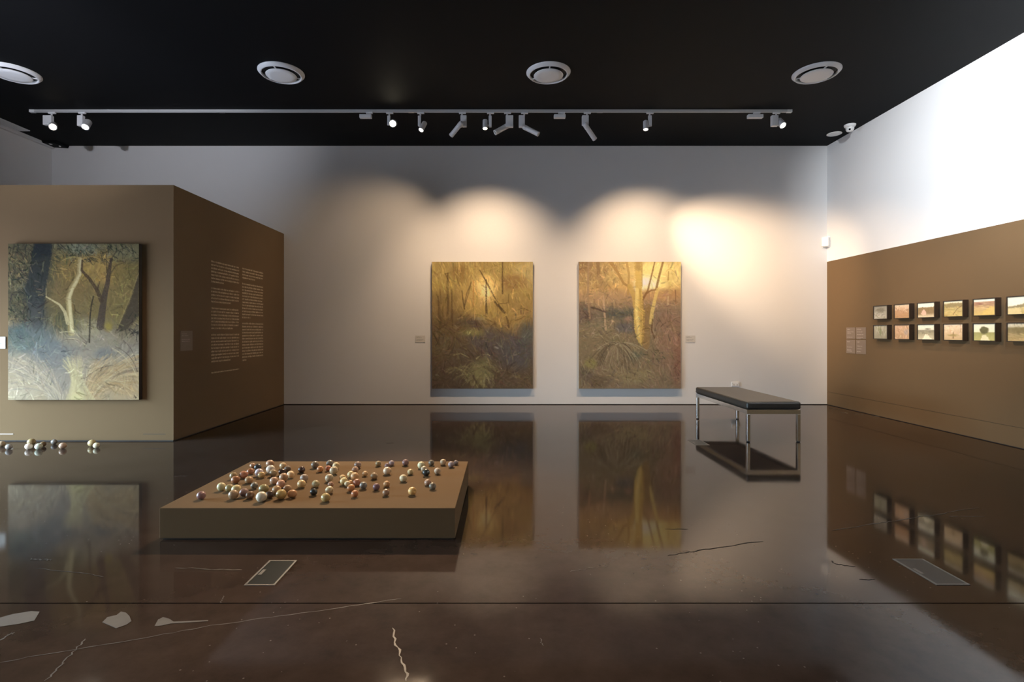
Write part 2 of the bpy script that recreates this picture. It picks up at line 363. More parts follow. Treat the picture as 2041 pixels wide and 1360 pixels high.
# ------------------------------------------------------------------ painter (fills a grid of paint colours)
class Paint:
    def __init__(s, W, H, seed=0):
        s.W, s.H = W, H; s.a = np.zeros((H, W, 3)); s.r = np.random.RandomState(seed)
        s.X, s.Y = np.meshgrid((np.arange(W) + .5) / W, (np.arange(H) + .5) / H)
        s.br = s.noise(W // 2, H // 2, 1)
    def noise(s, nx, ny, oct=3):
        out = np.zeros((s.H, s.W)); amp = 1; tot = 0
        for o in range(oct):
            g = s.r.rand(ny * 2 ** o + 2, nx * 2 ** o + 2)
            x = s.X * (nx * 2 ** o); y = s.Y * (ny * 2 ** o)
            xi, yi = x.astype(int), y.astype(int); fx, fy = x - xi, y - yi
            fx = fx * fx * (3 - 2 * fx); fy = fy * fy * (3 - 2 * fy)
            out += amp * ((g[yi, xi] * (1 - fx) + g[yi, xi + 1] * fx) * (1 - fy) + (g[yi + 1, xi] * (1 - fx) + g[yi + 1, xi + 1] * fx) * fy)
            tot += amp; amp *= .55
        return out / tot
    def blend(s, mask, col):
        s.a += mask[..., None] * (np.array(col, float) - s.a)
    def grad(s, stops):
        ys = [p for p, _ in stops]
        for c in range(3): s.a[..., c] = np.interp(s.Y, ys, [q[c] for _, q in stops])
    def blob(s, x, y, rx, ry, col, al=1.0, soft=.6, nz=.35):
        d = np.sqrt(((s.X - x) / rx) ** 2 + ((s.Y - y) / ry) ** 2) + (s.noise(9, 11, 2) - .5) * 2 * nz
        s.blend(np.clip((1 - d) / soft, 0, 1) * al, col)
    def poly(s, pts, col, al=1.0, soft=1.5):
        # soft-edged polygon, pts in 0..1
        x, y = s.X * s.W, s.Y * s.H; P = [(p[0] * s.W, p[1] * s.H) for p in pts]; n = len(P)
        ins = np.zeros(x.shape, bool); dm = np.full(x.shape, 1e9)
        for i in range(n):
            (x0, y0), (x1, y1) = P[i], P[(i + 1) % n]
            c = ((y0 > y) != (y1 > y)) & (x < (x1 - x0) * (y - y0) / ((y1 - y0) if y1 != y0 else 1e-9) + x0); ins ^= c
            dx, dy = x1 - x0, y1 - y0; t = np.clip(((x - x0) * dx + (y - y0) * dy) / (dx * dx + dy * dy + 1e-9), 0, 1)
            dm = np.minimum(dm, np.hypot(x - x0 - t * dx, y - y0 - t * dy))
        sd = np.where(ins, dm, -dm) + (s.br - .5) * 3
        s.blend(np.clip(sd / soft + .5, 0, 1) * al, col)
    def stroke(s, pts, w0, w1, col, al=.9, bristle=.5):
        W, H = s.W, s.H; P = [(p[0] * W, p[1] * H) for p in pts]; wm_ = max(w0, w1) + 2
        xa = int(max(0, min(p[0] for p in P) - wm_)); xb = int(min(W, max(p[0] for p in P) + wm_ + 1))
        ya = int(max(0, min(p[1] for p in P) - wm_)); yb = int(min(H, max(p[1] for p in P) + wm_ + 1))
        if xb <= xa or yb <= ya: return
        x = s.X[ya:yb, xa:xb] * W; y = s.Y[ya:yb, xa:xb] * H; m = np.zeros(x.shape); n = len(P) - 1
        for i in range(n):
            (x0, y0), (x1, y1) = P[i], P[i + 1]; dx, dy = x1 - x0, y1 - y0
            t = np.clip(((x - x0) * dx + (y - y0) * dy) / (dx * dx + dy * dy + 1e-9), 0, 1)
            d = np.hypot(x - x0 - t * dx, y - y0 - t * dy); w = w0 + (w1 - w0) * (i + t) / n
            m = np.maximum(m, np.clip(w / 2 - d + .5, 0, 1) * np.clip(w, 0, 1))
        m = m * al * (1 - bristle * s.br[ya:yb, xa:xb])
        sub = s.a[ya:yb, xa:xb]; sub += m[..., None] * (np.array(col, float) - sub)
    def curve(s, p0, p1, p2, w0, w1, col, al=.9, n=7, bristle=.5):
        q = [((1 - t) ** 2 * p0[0] + 2 * t * (1 - t) * p1[0] + t * t * p2[0], (1 - t) ** 2 * p0[1] + 2 * t * (1 - t) * p1[1] + t * t * p2[1]) for t in np.linspace(0, 1, n)]
        s.stroke(q, w0, w1, col, al, bristle)
    def dabs(s, n, box, cols, ln, wd, ang, spread=.4, al=.7, bend=.2):
        for _ in range(n):
            x = s.r.uniform(box[0], box[2]); y = s.r.uniform(box[1], box[3]); a = ang + s.r.normal() * spread
            l = ln * s.r.uniform(.4, 1.3); c = cols[s.r.randint(len(cols))]; c = [k + s.r.normal() * 6 for k in c]
            dx, dy = math.cos(a) * l / 2, math.sin(a) * l / 2; b = s.r.normal() * bend * l
            s.curve((x - dx, y - dy), (x - dy * b / l, y + dx * b / l), (x + dx, y + dy), wd * s.r.uniform(.5, 1.3), wd * s.r.uniform(.1, .8), c, al * s.r.uniform(.5, 1), 5)
    def texture(s, n, ln, wd, amp, box=(0, 0, 1, 1), al=.6, ang=None):
        fld = s.noise(3, 4, 2)
        for _ in range(n):
            x = s.r.uniform(box[0], box[2]); y = s.r.uniform(box[1], box[3])
            i, j = min(s.H - 1, int(y * s.H)), min(s.W - 1, int(x * s.W))
            a = (fld[i, j] * 9.0 if ang is None else ang) + s.r.normal() * .35
            c = s.a[i, j] * (1 + amp * s.r.normal()) + s.r.normal(size=3) * 4
            l = ln * s.r.uniform(.4, 1.4); dx, dy = math.cos(a) * l / 2, math.sin(a) * l / 2; b = s.r.normal() * .25
            s.curve((x - dx, y - dy), (x - dy * b, y + dx * b), (x + dx, y + dy), wd * s.r.uniform(.5, 1.3), wd * s.r.uniform(.2, .8), c, al * s.r.uniform(.5, 1), 4, .35)
    def colors(s, E, sat=.9):
        g = s.a.mean(-1, keepdims=True)
        a = np.clip(g + (s.a - g) * sat + (s.noise(s.W // 3, s.H // 3, 1) - .5)[..., None] * 8, 0, 255) / 255
        l_ = np.where(a <= .04045, a / 12.92, ((a + .055) / 1.055) ** 2.4)
        return np.clip(l_ / np.array(E), .004, .93)

def canvas_mesh(p, w, h, E, name, parent, place):
    """grid of paint: place(u, v) -> point, u right 0..1, v down 0..1"""
    W, H = p.W, p.H; col = p.colors(E)
    O, Ux, Vy = place
    gu, gv = np.meshgrid(np.linspace(0, 1, W + 1), np.linspace(0, 1, H + 1))
    V = np.array(O)[None] + gu.reshape(-1, 1) * np.array(Ux)[None] + gv.reshape(-1, 1) * np.array(Vy)[None]
    idx = np.arange((W + 1) * (H + 1)).reshape(H + 1, W + 1)
    q = np.stack([idx[:-1, :-1], idx[1:, :-1], idx[1:, 1:], idx[:-1, 1:]], -1).reshape(-1, 4)
    me = bpy.data.meshes.new(name)
    me.vertices.add(len(V)); me.vertices.foreach_set('co', V.astype(np.float32).ravel())
    me.loops.add(q.size); me.loops.foreach_set('vertex_index', q.ravel().astype(np.int32))
    me.polygons.add(len(q)); me.polygons.foreach_set('loop_start', np.arange(0, q.size, 4, dtype=np.int32))
    me.update(calc_edges=True)
    ca = me.color_attributes.new('paint', 'FLOAT_COLOR', 'POINT')
    cp = np.pad(col, ((0, 1), (0, 1), (0, 0)), 'edge'); cq = np.pad(col, ((1, 0), (1, 0), (0, 0)), 'edge')
    c4 = np.ones(((W + 1) * (H + 1), 4), np.float32); c4[:, :3] = ((cp + cq) / 2).reshape(-1, 3) if False else cp.reshape(-1, 3)
    ca.data.foreach_set('color', c4.ravel())
    me.materials.append(M_OIL)
    o = bpy.data.objects.new(name, me); COL.objects.link(o); o.parent = parent
    return o

def paint_left():
    p = Paint(262, 312, 11); c = lambda x, y: ((x - 65) / 1045, (y - 65) / 1245)
    p.grad([(0, (128, 122, 92)), (.15, (140, 126, 84)), (.45, (130, 116, 82)), (.55, (150, 140, 126)), (.7, (172, 163, 154)), (1, (196, 180, 158))])
    p.blob(.18, .25, .35, .35, (84, 84, 72), .75); p.blob(.7, .17, .22, .14, (206, 174, 104), .85); p.blob(.75, .22, .1, .07, (222, 172, 104), .7)
    p.blob(.85, .35, .25, .3, (148, 132, 84), .7); p.blob(.9, .05, .3, .1, (150, 148, 118), .8); p.blob(.55, .03, .2, .05, (150, 160, 146), .8)
    p.blob(.48, .3, .22, .2, (146, 122, 78), .7); p.blob(.4, .5, .2, .12, (96, 96, 72), .7)
    p.blob(.15, .62, .3, .12, (112, 128, 132), .85); p.blob(.33, .7, .22, .14, (124, 134, 146), .8); p.blob(.1, .56, .1, .06, (94, 112, 118), .8)
    p.blob(.6, .6, .3, .07, (176, 166, 150), .7); p.blob(.63, .54, .12, .08, (186, 176, 146), .8); p.blob(.1, .95, .2, .1, (206, 194, 178), .8)
    p.blob(.82, .88, .3, .16, (210, 180, 142), .9); p.blob(.75, .7, .1, .05, (134, 138, 146), .7); p.blob(.4, .85, .15, .2, (164, 158, 160), .6)
    # golden flecks then dark foliage
    p.dabs(160, (.3, .06, .8, .26), [(222, 190, 112), (200, 160, 84), (176, 150, 90)], .05, 2.4, .8, .9)
    p.dabs(90, (.0, .06, .16, .3), [(196, 170, 120), (176, 150, 112), (150, 120, 90)], .04, 2.2, .6, .9)
    p.dabs(200, (.34, .2, .95, .55), [(136, 120, 76), (156, 138, 84), (120, 106, 72), (170, 140, 84)], .07, 3, 1.2, .6, .5)
    p.dabs(220, (0, 0, .3, .5), [(52, 54, 52), (66, 68, 62), (40, 44, 46)], .06, 2.0, .9, 1.0, .8)
    p.dabs(130, (.34, 0, .98, .13), [(58, 66, 62), (74, 80, 66), (44, 50, 50)], .055, 2.0, .9, 1.0, .8)
    p.dabs(80, (.8, .1, 1, .35), [(96, 92, 58), (118, 110, 70), (190, 176, 108)], .04, 1.7, .9, 1.0, .8)
    p.dabs(60, (0, .0, .3, .3), [(180, 170, 140), (160, 160, 140)], .03, 1.6, .8, 1.0, .8)
    # big dark trunk fading into blue haze
    p.poly([c(275, 60), c(417, 60), c(408, 200), c(385, 330), c(365, 440), c(352, 600), c(345, 760), c(270, 760), c(230, 600), c(200, 420), c(240, 280)], (64, 68, 70), .97, 3)
    p.poly([c(275, 60), c(417, 60), c(410, 160), c(262, 190)], (48, 56, 64), .8, 6)
    p.blob(.22, .47, .12, .14, (92, 92, 94), .7, .9); p.blob(.24, .57, .16, .07, (118, 126, 134), .85, .8)
    p.texture(700, .06, 3, .28)
    p.dabs(170, (0, 0, .28, .5), [(34, 38, 38), (52, 54, 48), (150, 140, 110)], .045, 2.2, .9, 1.0, .9)
    p.dabs(110, (.36, 0, .98, .12), [(40, 48, 46), (58, 62, 50), (176, 172, 144)], .045, 2.2, .9, 1.0, .9)
    # pale gum tree
    tr = [c(572, 775), c(566, 690), c(556, 590), c(550, 500), c(572, 430), c(606, 372), c(636, 310), c(640, 190)]
    p.stroke(tr, 13, 9, (206, 190, 142), .95, .2); p.stroke([(x + .006, y) for x, y in tr], 6, 4, (236, 222, 176), .95, .2)
    p.stroke([(x - .018, y) for x, y in tr], 2.5, 1.5, (140, 122, 80), .7)
    p.stroke([c(545, 700), c(520, 610), c(478, 552), c(372, 490)], 8, 2.5, (222, 208, 164), .95, .2)
    p.stroke([c(372, 490), c(370, 420)], 2, 1, (206, 190, 150), .8)
    p.curve(c(640, 190), c(600, 150), c(500, 200), 4, 2, (206, 186, 120)); p.curve(c(660, 190), c(720, 150), c(800, 190), 3, 1.5, (206, 176, 110))
    # dark trees on the right
    p.stroke([c(805, 725), c(820, 600), c(838, 480), c(862, 380), c(880, 250), c(890, 190)], 16, 5, (82, 70, 66), .95, .3)
    p.stroke([c(812, 520), c(780, 440), c(720, 350), c(655, 280), c(660, 200)], 9, 3.5, (86, 70, 56), .95, .3)
    p.stroke([c(780, 430), c(800, 370)], 4, 2, (86, 70, 56)); p.stroke([c(868, 330), c(930, 240), c(1000, 215)], 3, 1.5, (96, 84, 62))
    p.stroke([c(858, 300), c(852, 150)], 3, 1.5, (96, 84, 62)); p.stroke([c(890, 190), c(930, 130), c(1000, 100)], 2.5, 1.2, (96, 88, 70))
    p.poly([c(1112, 280), c(1112, 640), c(1010, 760), c(925, 770), c(1000, 620), c(1062, 470)], (88, 78, 66), .92, 4)
    p.dabs(30, (.84, .45, 1, .6), [(52, 50, 48), (70, 64, 66)], .05, 2.4, .7, 1); p.stroke([c(1108, 300), c(1050, 480), c(940, 740)], 2.5, 2, (176, 160, 108), .8)
    p.stroke([c(716, 852), c(722, 660), c(732, 560), c(750, 484)], 3.2, 2.4, (60, 54, 46), .95, .2)
    p.blob(.77, .53, .05, .05, (176, 156, 72), .8); p.dabs(30, (.02, .5, .18, .6), [(64, 76, 82), (90, 104, 110)], .04, 2, .4, 1)
    # lower grasses
    for i in range(120):
        t = p.r.rand(); x0 = .45 - .1 * p.r.rand(); a = p.r.uniform(.1, .5)
        col = [(206, 194, 180), (150, 146, 150), (186, 168, 156), (214, 200, 176)][p.r.randint(4)]
        p.curve((x0, 1.02), (x0 - a * .4, .78 + .1 * p.r.rand()), (x0 - a, .72 + .24 * p.r.rand()), 1.2, 2.4, col, .55)
    for i in range(150):
        x0 = .55 + .1 * p.r.rand(); a = p.r.uniform(.1, .5)
        col = [(222, 192, 150), (206, 172, 128), (176, 150, 120), (232, 212, 176), (156, 140, 120)][p.r.randint(5)]
        p.curve((x0, 1.0), (x0 + a * .3, .76 + .12 * p.r.rand()), (x0 + a, .7 + .26 * p.r.rand()), 1.2, 2.4, col, .6)
    for i in range(40):
        x = p.r.uniform(.42, .6); p.curve((.53 + .05 * p.r.normal(), 1.0), (.53, .85), (x, .72 + .08 * p.r.rand()), 5, 2.5, [(222, 208, 168), (236, 222, 178), (206, 192, 160)][p.r.randint(3)], .6)
    p.blob(.54, .98, .06, .05, (240, 226, 176), .8)
    for (a, b, d) in [((.82, .66), (.95, .7), (.99, .82)), ((.88, .62), (.95, .66), (.98, .75)), ((.6, .86), (.68, .79), (.8, .78)), ((.45, .58), (.52, .555), (.6, .63)), ((.42, .62), (.5, .6), (.6, .64))]:
        p.curve(a, b, d, 1.5, 2, (110, 100, 94), .8)
    for (a, b, d) in [((.8, .67), (.92, .72), (.98, .84)), ((.46, .61), (.54, .6), (.6, .655)), ((.4, .57), (.5, .55), (.55, .6))]: p.curve(a, b, d, 2, 2, (230, 216, 180), .85)
    p.dabs(120, (0, .6, 1, 1), [(206, 196, 182), (170, 160, 152), (196, 176, 150)], .06, 2, .5, .8, .35)
    p.texture(900, .05, 2.4, .16, (0, .5, 1, 1)); p.texture(300, .04, 2.0, .2, (.3, .1, 1, .5))
    p.dabs(14, (.955, .975, .99, .99), [(70, 60, 54)], .012, 1.2, .8, 1)
    return p

def paint_centre():
    p = Paint(202, 254, 21); c = lambda x, y: ((x - 50) / 975, (y - 65) / 1215)
    p.grad([(0, (148, 114, 62)), (.2, (164, 126, 66)), (.38, (152, 112, 60)), (.5, (118, 88, 56)), (.7, (98, 74, 52)), (1, (92, 68, 48))])
    p.blob(.1, .5, .3, .3, (104, 76, 46), .7); p.blob(.93, .1, .2, .12, (182, 148, 92), .8); p.blob(.8, .16, .18, .08, (138, 96, 52), .8)
    p.blob(.3, .08, .12, .1, (124, 88, 46), .8); p.blob(.5, .28, .25, .24, (198, 148, 78), .8); p.blob(.53, .2, .14, .13, (238, 186, 108), .95); p.blob(.54, .22, .05, .07, (255, 214, 150), .9)
    p.blob(.75, .45, .25, .12, (166, 122, 62), .8); p.blob(.6, .38, .3, .08, (172, 130, 64), .7)
    p.blob(.85, .72, .3, .17, (84, 72, 66), .85); p.blob(.55, .62, .25, .1, (94, 76, 66), .8); p.blob(.4, .48, .16, .05, (88, 66, 52), .8); p.blob(.95, .55, .12, .1, (88, 80, 68), .8)
    p.blob(.4, .56, .14, .04, (138, 118, 62), .85); p.blob(.47, .45, .07, .02, (146, 124, 92), .7); p.blob(.12, .68, .15, .1, (108, 84, 56), .7)
    p.dabs(170, (0, .0, .42, .22), [(196, 158, 78), (160, 122, 60), (130, 96, 46), (206, 172, 96)], .07, 1.6, 1.5, .35, .7)
    p.dabs(120, (.4, .0, 1, .25), [(206, 166, 82), (160, 120, 56), (190, 150, 80)], .06, 1.7, 1.0, .8, .7)
    p.dabs(40, (.4, 0, .68, .09), [(104, 80, 40), (128, 98, 48)], .05, 1.6, .8, 1, .7)
    p.dabs(90, (.35, .15, .95, .42), [(186, 142, 70), (206, 160, 88), (150, 110, 54)], .05, 1.8, 1.1, .8, .5)
    for pts, w0, w1 in [([(205, 178), (198, 300), (208, 560)], 4, 3), ([(108, 400), (120, 560), (136, 712)], 2.5, 7), ([(245, 330), (240, 520), (250, 700)], 2, 3),
                        ([(130, 330), (140, 470)], 2, 2), ([(340, 345), (350, 430), (366, 520)], 2, 3), ([(432, 262), (385, 380), (364, 500)], 3, 3.5), ([(578, 240), (576, 420), (580, 565)], 2, 6),
                        ([(516, 150), (590, 280), (660, 420), (700, 490), (752, 552)], 3, 5.5), ([(692, 470), (760, 465), (800, 455)], 2.5, 1.5), ([(735, 70), (732, 220), (735, 372)], 4, 3),
                        ([(770, 590), (782, 640), (796, 692)], 2.5, 5), ([(668, 250), (650, 330), (640, 380)], 2, 1.2), ([(860, 285), (815, 365)], 2.5, 1), ([(676, 440), (690, 590)], 2, 1.5),
                        ([(895, 525), (930, 510), (1020, 548)], 2, 2), ([(182, 182), (220, 174)], 3, 2), ([(280, 190), (320, 300)], 1.5, 1.2), ([(120, 90), (140, 130)], 2, 1), ([(660, 455), (700, 500), (745, 550)], 5, 6)]:
        p.stroke([c(*q) for q in pts], w0 * .75, w1 * .75, (84, 58, 32), .72, .5)
    p.texture(500, .06, 2.2, .2, (0, 0, 1, .5), ang=1.3)
    for q0, q1, w_ in [((205, 178), (208, 560), 4), ((112, 400), (136, 712), 5), ((245, 330), (250, 700), 2.6), ((345, 345), (366, 520), 3), ((432, 262), (364, 500), 3), ((578, 240), (580, 565), 5), ((735, 70), (735, 372), 4), ((516, 150), (700, 490), 3.5), ((690, 470), (752, 552), 6), ((770, 590), (796, 692), 4)]:
        m_ = ((q0[0] + q1[0]) / 2 + p.r.normal() * 8, (q0[1] + q1[1]) / 2); p.curve(c(*q0), c(*m_), c(*q1), w_ * .5, w_ * .9, (88, 62, 36), .6, 8, .5)
    p.stroke([c(455, 250), c(450, 500)], 3, 2, (182, 112, 52), .7); p.stroke([c(580, 290), c(640, 400), c(690, 470)], 2, 2, (226, 176, 92), .8)
    p.dabs(30, (.48, .2, .62, .34), [(252, 206, 132), (236, 180, 100)], .06, 2, 2.2, .6, .7)
    p.dabs(140, (0, .5, 1, .78), [(112, 88, 60), (92, 72, 56), (80, 62, 50), (124, 98, 62)], .08, 3, .2, .6, .5)
    for i in range(100):
        a = p.r.uniform(-2.7, -.5); l = p.r.uniform(.12, .3); x0, y0 = .46 + .05 * p.r.normal(), .95 + .05 * p.r.rand()
        col = [(142, 118, 70), (116, 92, 56), (158, 132, 82), (96, 74, 48)][p.r.randint(4)]
        x1, y1 = x0 + math.cos(a) * l, y0 + math.sin(a) * l * .8
        p.curve((x0, y0), ((x0 + x1) / 2, y1 - .04), (x1 + .04 * np.sign(math.cos(a)), y1 + .06), 2.6, 1.2, col, .65)
    p.blob(.52, .83, .17, .1, (132, 112, 66), .65); p.stroke([c(560, 1075), c(640, 1120), c(760, 1222)], 5, 8, (84, 62, 42), .85)
    p.stroke([c(450, 1160), c(480, 1220), c(530, 1278)], 4, 5, (74, 54, 36), .8); p.stroke([c(260, 960), c(330, 945), c(410, 985)], 3, 2, (160, 134, 84), .8)
    p.curve(c(480, 998), c(540, 930), c(610, 965), 2.5, 2, (176, 150, 98), .9); p.dabs(22, (.15, .72, .75, .95), [(176, 154, 112)], .018, 1.4, .3, 1, .9)
    p.dabs(60, (.55, .85, 1, 1), [(110, 84, 56), (88, 66, 50), (126, 98, 66)], .1, 3, .3, .3, .5)
    p.texture(900, .07, 2.6, .2, (0, .38, 1, 1)); p.dabs(60, (0, .4, 1, 1), [(66, 50, 38), (146, 122, 84)], .05, 2, .5, .8, .6)
    p.dabs(6, (.35, .54, .4, .57), [(206, 184, 112)], .03, 1.6, .8, 1); p.stroke([c(666, 885), c(690, 895)], 4, 3, (160, 138, 122), .8)
    p.dabs(10, (.86, .63, .95, .68), [(96, 96, 62), (66, 60, 50)], .04, 2, .3, .6)
    return p

def paint_right():
    p = Paint(204, 254, 31); c = lambda x, y: ((x - 40) / 980, (y - 62) / 1223)
    p.grad([(0, (206, 160, 84)), (.2, (220, 164, 84)), (.26, (190, 138, 80)), (.4, (142, 110, 74)), (.6, (140, 112, 70)), (1, (142, 110, 70))])
    p.blob(.78, .1, .35, .16, (255, 216, 116), .97, .5, .2); p.blob(.66, .17, .12, .08, (255, 242, 184), .9); p.blob(.15, .12, .3, .18, (170, 126, 72), .85); p.blob(.05, .03, .15, .08, (146, 104, 58), .8)
    p.blob(.35, .12, .15, .08, (216, 170, 88), .7); p.blob(.25, .28, .35, .08, (190, 142, 86), .8); p.blob(.85, .26, .25, .06, (196, 138, 76), .8); p.blob(.9, .12, .1, .12, (228, 182, 94), .6)
    p.blob(.4, .42, .25, .07, (98, 88, 64), .85); p.blob(.05, .4, .12, .1, (110, 84, 60), .8); p.blob(.5, .45, .07, .03, (172, 122, 84), .8); p.blob(.45, .52, .14, .05, (106, 92, 76), .8)
    p.blob(.9, .6, .2, .3, (156, 110, 74), .85); p.blob(.98, .8, .1, .25, (150, 96, 64), .8); p.blob(.2, .5, .2, .06, (142, 118, 76), .8); p.blob(.12, .8, .08, .05, (152, 130, 62), .8)
    p.blob(.55, .74, .1, .06, (98, 92, 64), .7); p.blob(.05, .9, .1, .1, (104, 80, 56), .7); p.blob(.6, .9, .25, .08, (158, 128, 76), .7); p.blob(.2, .95, .15, .06, (108, 82, 52), .7)
    p.dabs(150, (0, .02, .38, .26), [(196, 146, 78), (226, 182, 96), (146, 104, 56), (124, 92, 52)], .04, 1.8, 1.3, .6, .75)
    p.dabs(40, (.02, .02, .4, .2), [(246, 206, 118), (238, 196, 110)], .02, 2, 1.3, .8, .8); p.dabs(40, (.2, 0, .45, .08), [(170, 126, 66), (140, 106, 60)], .04, 2, .6, 1, .7)
    p.dabs(30, (.86, 0, 1, .28), [(196, 146, 66), (214, 168, 84)], .04, 2.4, .6, 1, .6)
    p.dabs(120, (0, .28, .55, .62), [(150, 122, 80), (122, 98, 66), (172, 140, 92), (98, 84, 60)], .08, 2.4, .2, .5, .6)
    p.dabs(110, (.68, .3, 1, .95), [(170, 124, 84), (138, 100, 66), (186, 142, 100), (120, 90, 58)], .1, 2.2, .9, .35, .6)
    p.texture(900, .06, 2.6, .18)
    for pts, w0, w1, col in [([(135, 62), (130, 240), (128, 420), (148, 610)], 4, 3.5, (172, 128, 80)), ([(280, 395), (285, 520), (300, 720)], 2.5, 4.5, (206, 156, 104)), ([(225, 80), (230, 180)], 8, 6, (150, 108, 60)),
                             ([(345, 70), (410, 160), (470, 270), (530, 310)], 6, 4, (176, 124, 58)), ([(500, 62), (522, 180), (515, 380)], 5, 4, (190, 138, 66)),
                             ([(772, 62), (745, 180), (705, 340), (660, 425)], 2.5, 4, (150, 98, 46)), ([(852, 62), (815, 200), (785, 330)], 4, 4.5, (150, 98, 46)),
                             ([(650, 432), (690, 370), (740, 338), (800, 335)], 4.5, 2.5, (146, 94, 46)), ([(705, 500), (700, 640), (690, 880)], 12, 13, (158, 114, 58)),
                             ([(800, 330), (770, 440), (745, 560), (735, 650)], 6, 8, (236, 190, 92)), ([(750, 620), (740, 720), (770, 800)], 3, 2, (112, 76, 40)), ([(530, 300), (575, 400), (590, 500)], 9, 11, (212, 160, 72)),
                             ([(165, 505), (220, 520), (300, 550)], 4, 3, (92, 68, 48)), ([(970, 340), (975, 480)], 3, 2, (150, 100, 56)), ([(905, 160), (900, 240)], 2, 3, (196, 140, 60)), ([(900, 400), (897, 480)], 2, 2, (220, 180, 110))]:
        p.stroke([c(*q) for q in pts], w0, w1, col, .92, .25)
    p.poly([c(575, 55), c(646, 55), c(648, 300), c(660, 480), c(672, 620), c(664, 790), c(650, 870), c(610, 840), c(575, 720), c(566, 560), c(588, 420), c(585, 240)], (226, 174, 78), .97, 2)
    p.poly([c(580, 55), c(640, 55), c(642, 150), c(585, 150)], (176, 130, 64), .7, 6)
    p.stroke([c(655, 440), c(668, 620), c(655, 850)], 4, 5, (168, 118, 52), .8); p.stroke([c(600, 330), c(598, 560), c(620, 790)], 7, 5, (246, 204, 106), .85, .3); p.stroke([c(630, 330), c(640, 520), c(640, 700)], 3, 3, (182, 132, 58), .7)
    p.stroke([c(566, 560), c(562, 700), c(585, 800)], 3, 2, (112, 82, 56), .7); p.stroke([c(648, 60), c(650, 300)], 2, 2, (190, 136, 62), .9)
    for a, l in [(-2.9, .2), (-2.7, .24), (-2.5, .2), (-2.2, .16), (-.2, .22), (-.4, .26), (-.65, .22), (-.9, .2), (-1.3, .1)] * 4:
        a += p.r.normal() * .12; x0, y0 = .37, .66; x1 = x0 + math.cos(a) * l * p.r.uniform(.7, 1.3); y1 = y0 + p.r.uniform(.02, .2)
        p.curve((x0, y0 + .01 * p.r.normal()), ((x0 * 1.2 + x1 * .8) / 2, y0 - .05), (x1, y1), 1.6, 2.2, [(182, 154, 104), (98, 76, 48), (158, 128, 82)][p.r.randint(3)], .75)
    for i in range(30):
        x = p.r.uniform(.25, .55); p.curve((.38 + .02 * p.r.normal(), .66), (x, .72), (x + .03 * p.r.normal(), .78 + .12 * p.r.rand()), 1.5, 2, [(170, 140, 90), (110, 84, 52), (150, 118, 78)][p.r.randint(3)], .7)
    p.dabs(120, (0, .78, .75, 1), [(150, 122, 72), (122, 94, 58), (166, 140, 90), (108, 82, 52)], .07, 2, 1.3, .7, .55)
    p.dabs(24, (.05, .56, .42, .6), [(206, 180, 122), (186, 160, 104)], .04, 1.8, .1, .5, .8); p.dabs(12, (.6, .7, .85, .8), [(70, 58, 40)], .04, 1.8, .8, .4, .8)
    p.texture(900, .05, 2.0, .2, (0, .3, 1, 1)); p.dabs(70, (0, .45, 1, 1), [(84, 62, 40), (186, 158, 108)], .045, 1.8, .9, .7, .6)
    p.dabs(12, (.1, .97, .15, .99), [(50, 36, 30)], .012, 1.2, .5, 1); p.dabs(12, (.3, .4, .5, .44), [(74, 76, 66), (84, 92, 66)], .04, 2.2, .3, .6, .8)
    return p

def big_painting(name, p, x0, x1, z0, z1, yw, depth, edge, E, label):
    e = empty(name, ((x0 + x1) / 2, yw, z0))
    w, h = x1 - x0, z1 - z0
    MB().box(-w / 2, w / 2, -depth + .002, -.008, 0, h).build('stretcher', edge, e)
    for s_ in (-1, 1): MB().box(s_ * (w / 2 - .32) - .02, s_ * (w / 2 - .32) + .02, -.008, 0, h - .3, h - .2).build('hanging_cleat', M_GRATE, e)
    canvas_mesh(p, w, h, E, 'painted_canvas', e, ((-w / 2, -depth, h), (w, 0, 0), (0, 0, -h)))
    return tag(e, label, 'painting')
E_BACK = (.76, .61, .52); E_BACK2 = (1.0, .79, .54); E_LEFT = (1.9, 2.1, 2.6)
big_painting('landscape_painting', paint_left(), -5.594, -4.121, .479, 2.239, PY, .06, M_DKEDGE, E_LEFT, 'large bush landscape painting with pale tree hung on the brown partition')
DP = .055; Yf = YB - DP
big_painting('landscape_painting', paint_centre(), (861 - CX) * Yf / F, (1062 - CX) * Yf / F, HC - (775 - CY) * Yf / F, HC + (CY - 522) * Yf / F, YB, DP, M_CANVAS, E_BACK, 'dim golden-brown forest painting, left one on the white back wall')
big_painting('landscape_painting', paint_right(), (1154 - CX) * Yf / F, (1357 - CX) * Yf / F, HC - (775 - CY) * Yf / F, HC + (CY - 522) * Yf / F, YB, DP, M_CANVAS, E_BACK2, 'painting with yellow sunset sky and pale tree trunk, beside the bench')

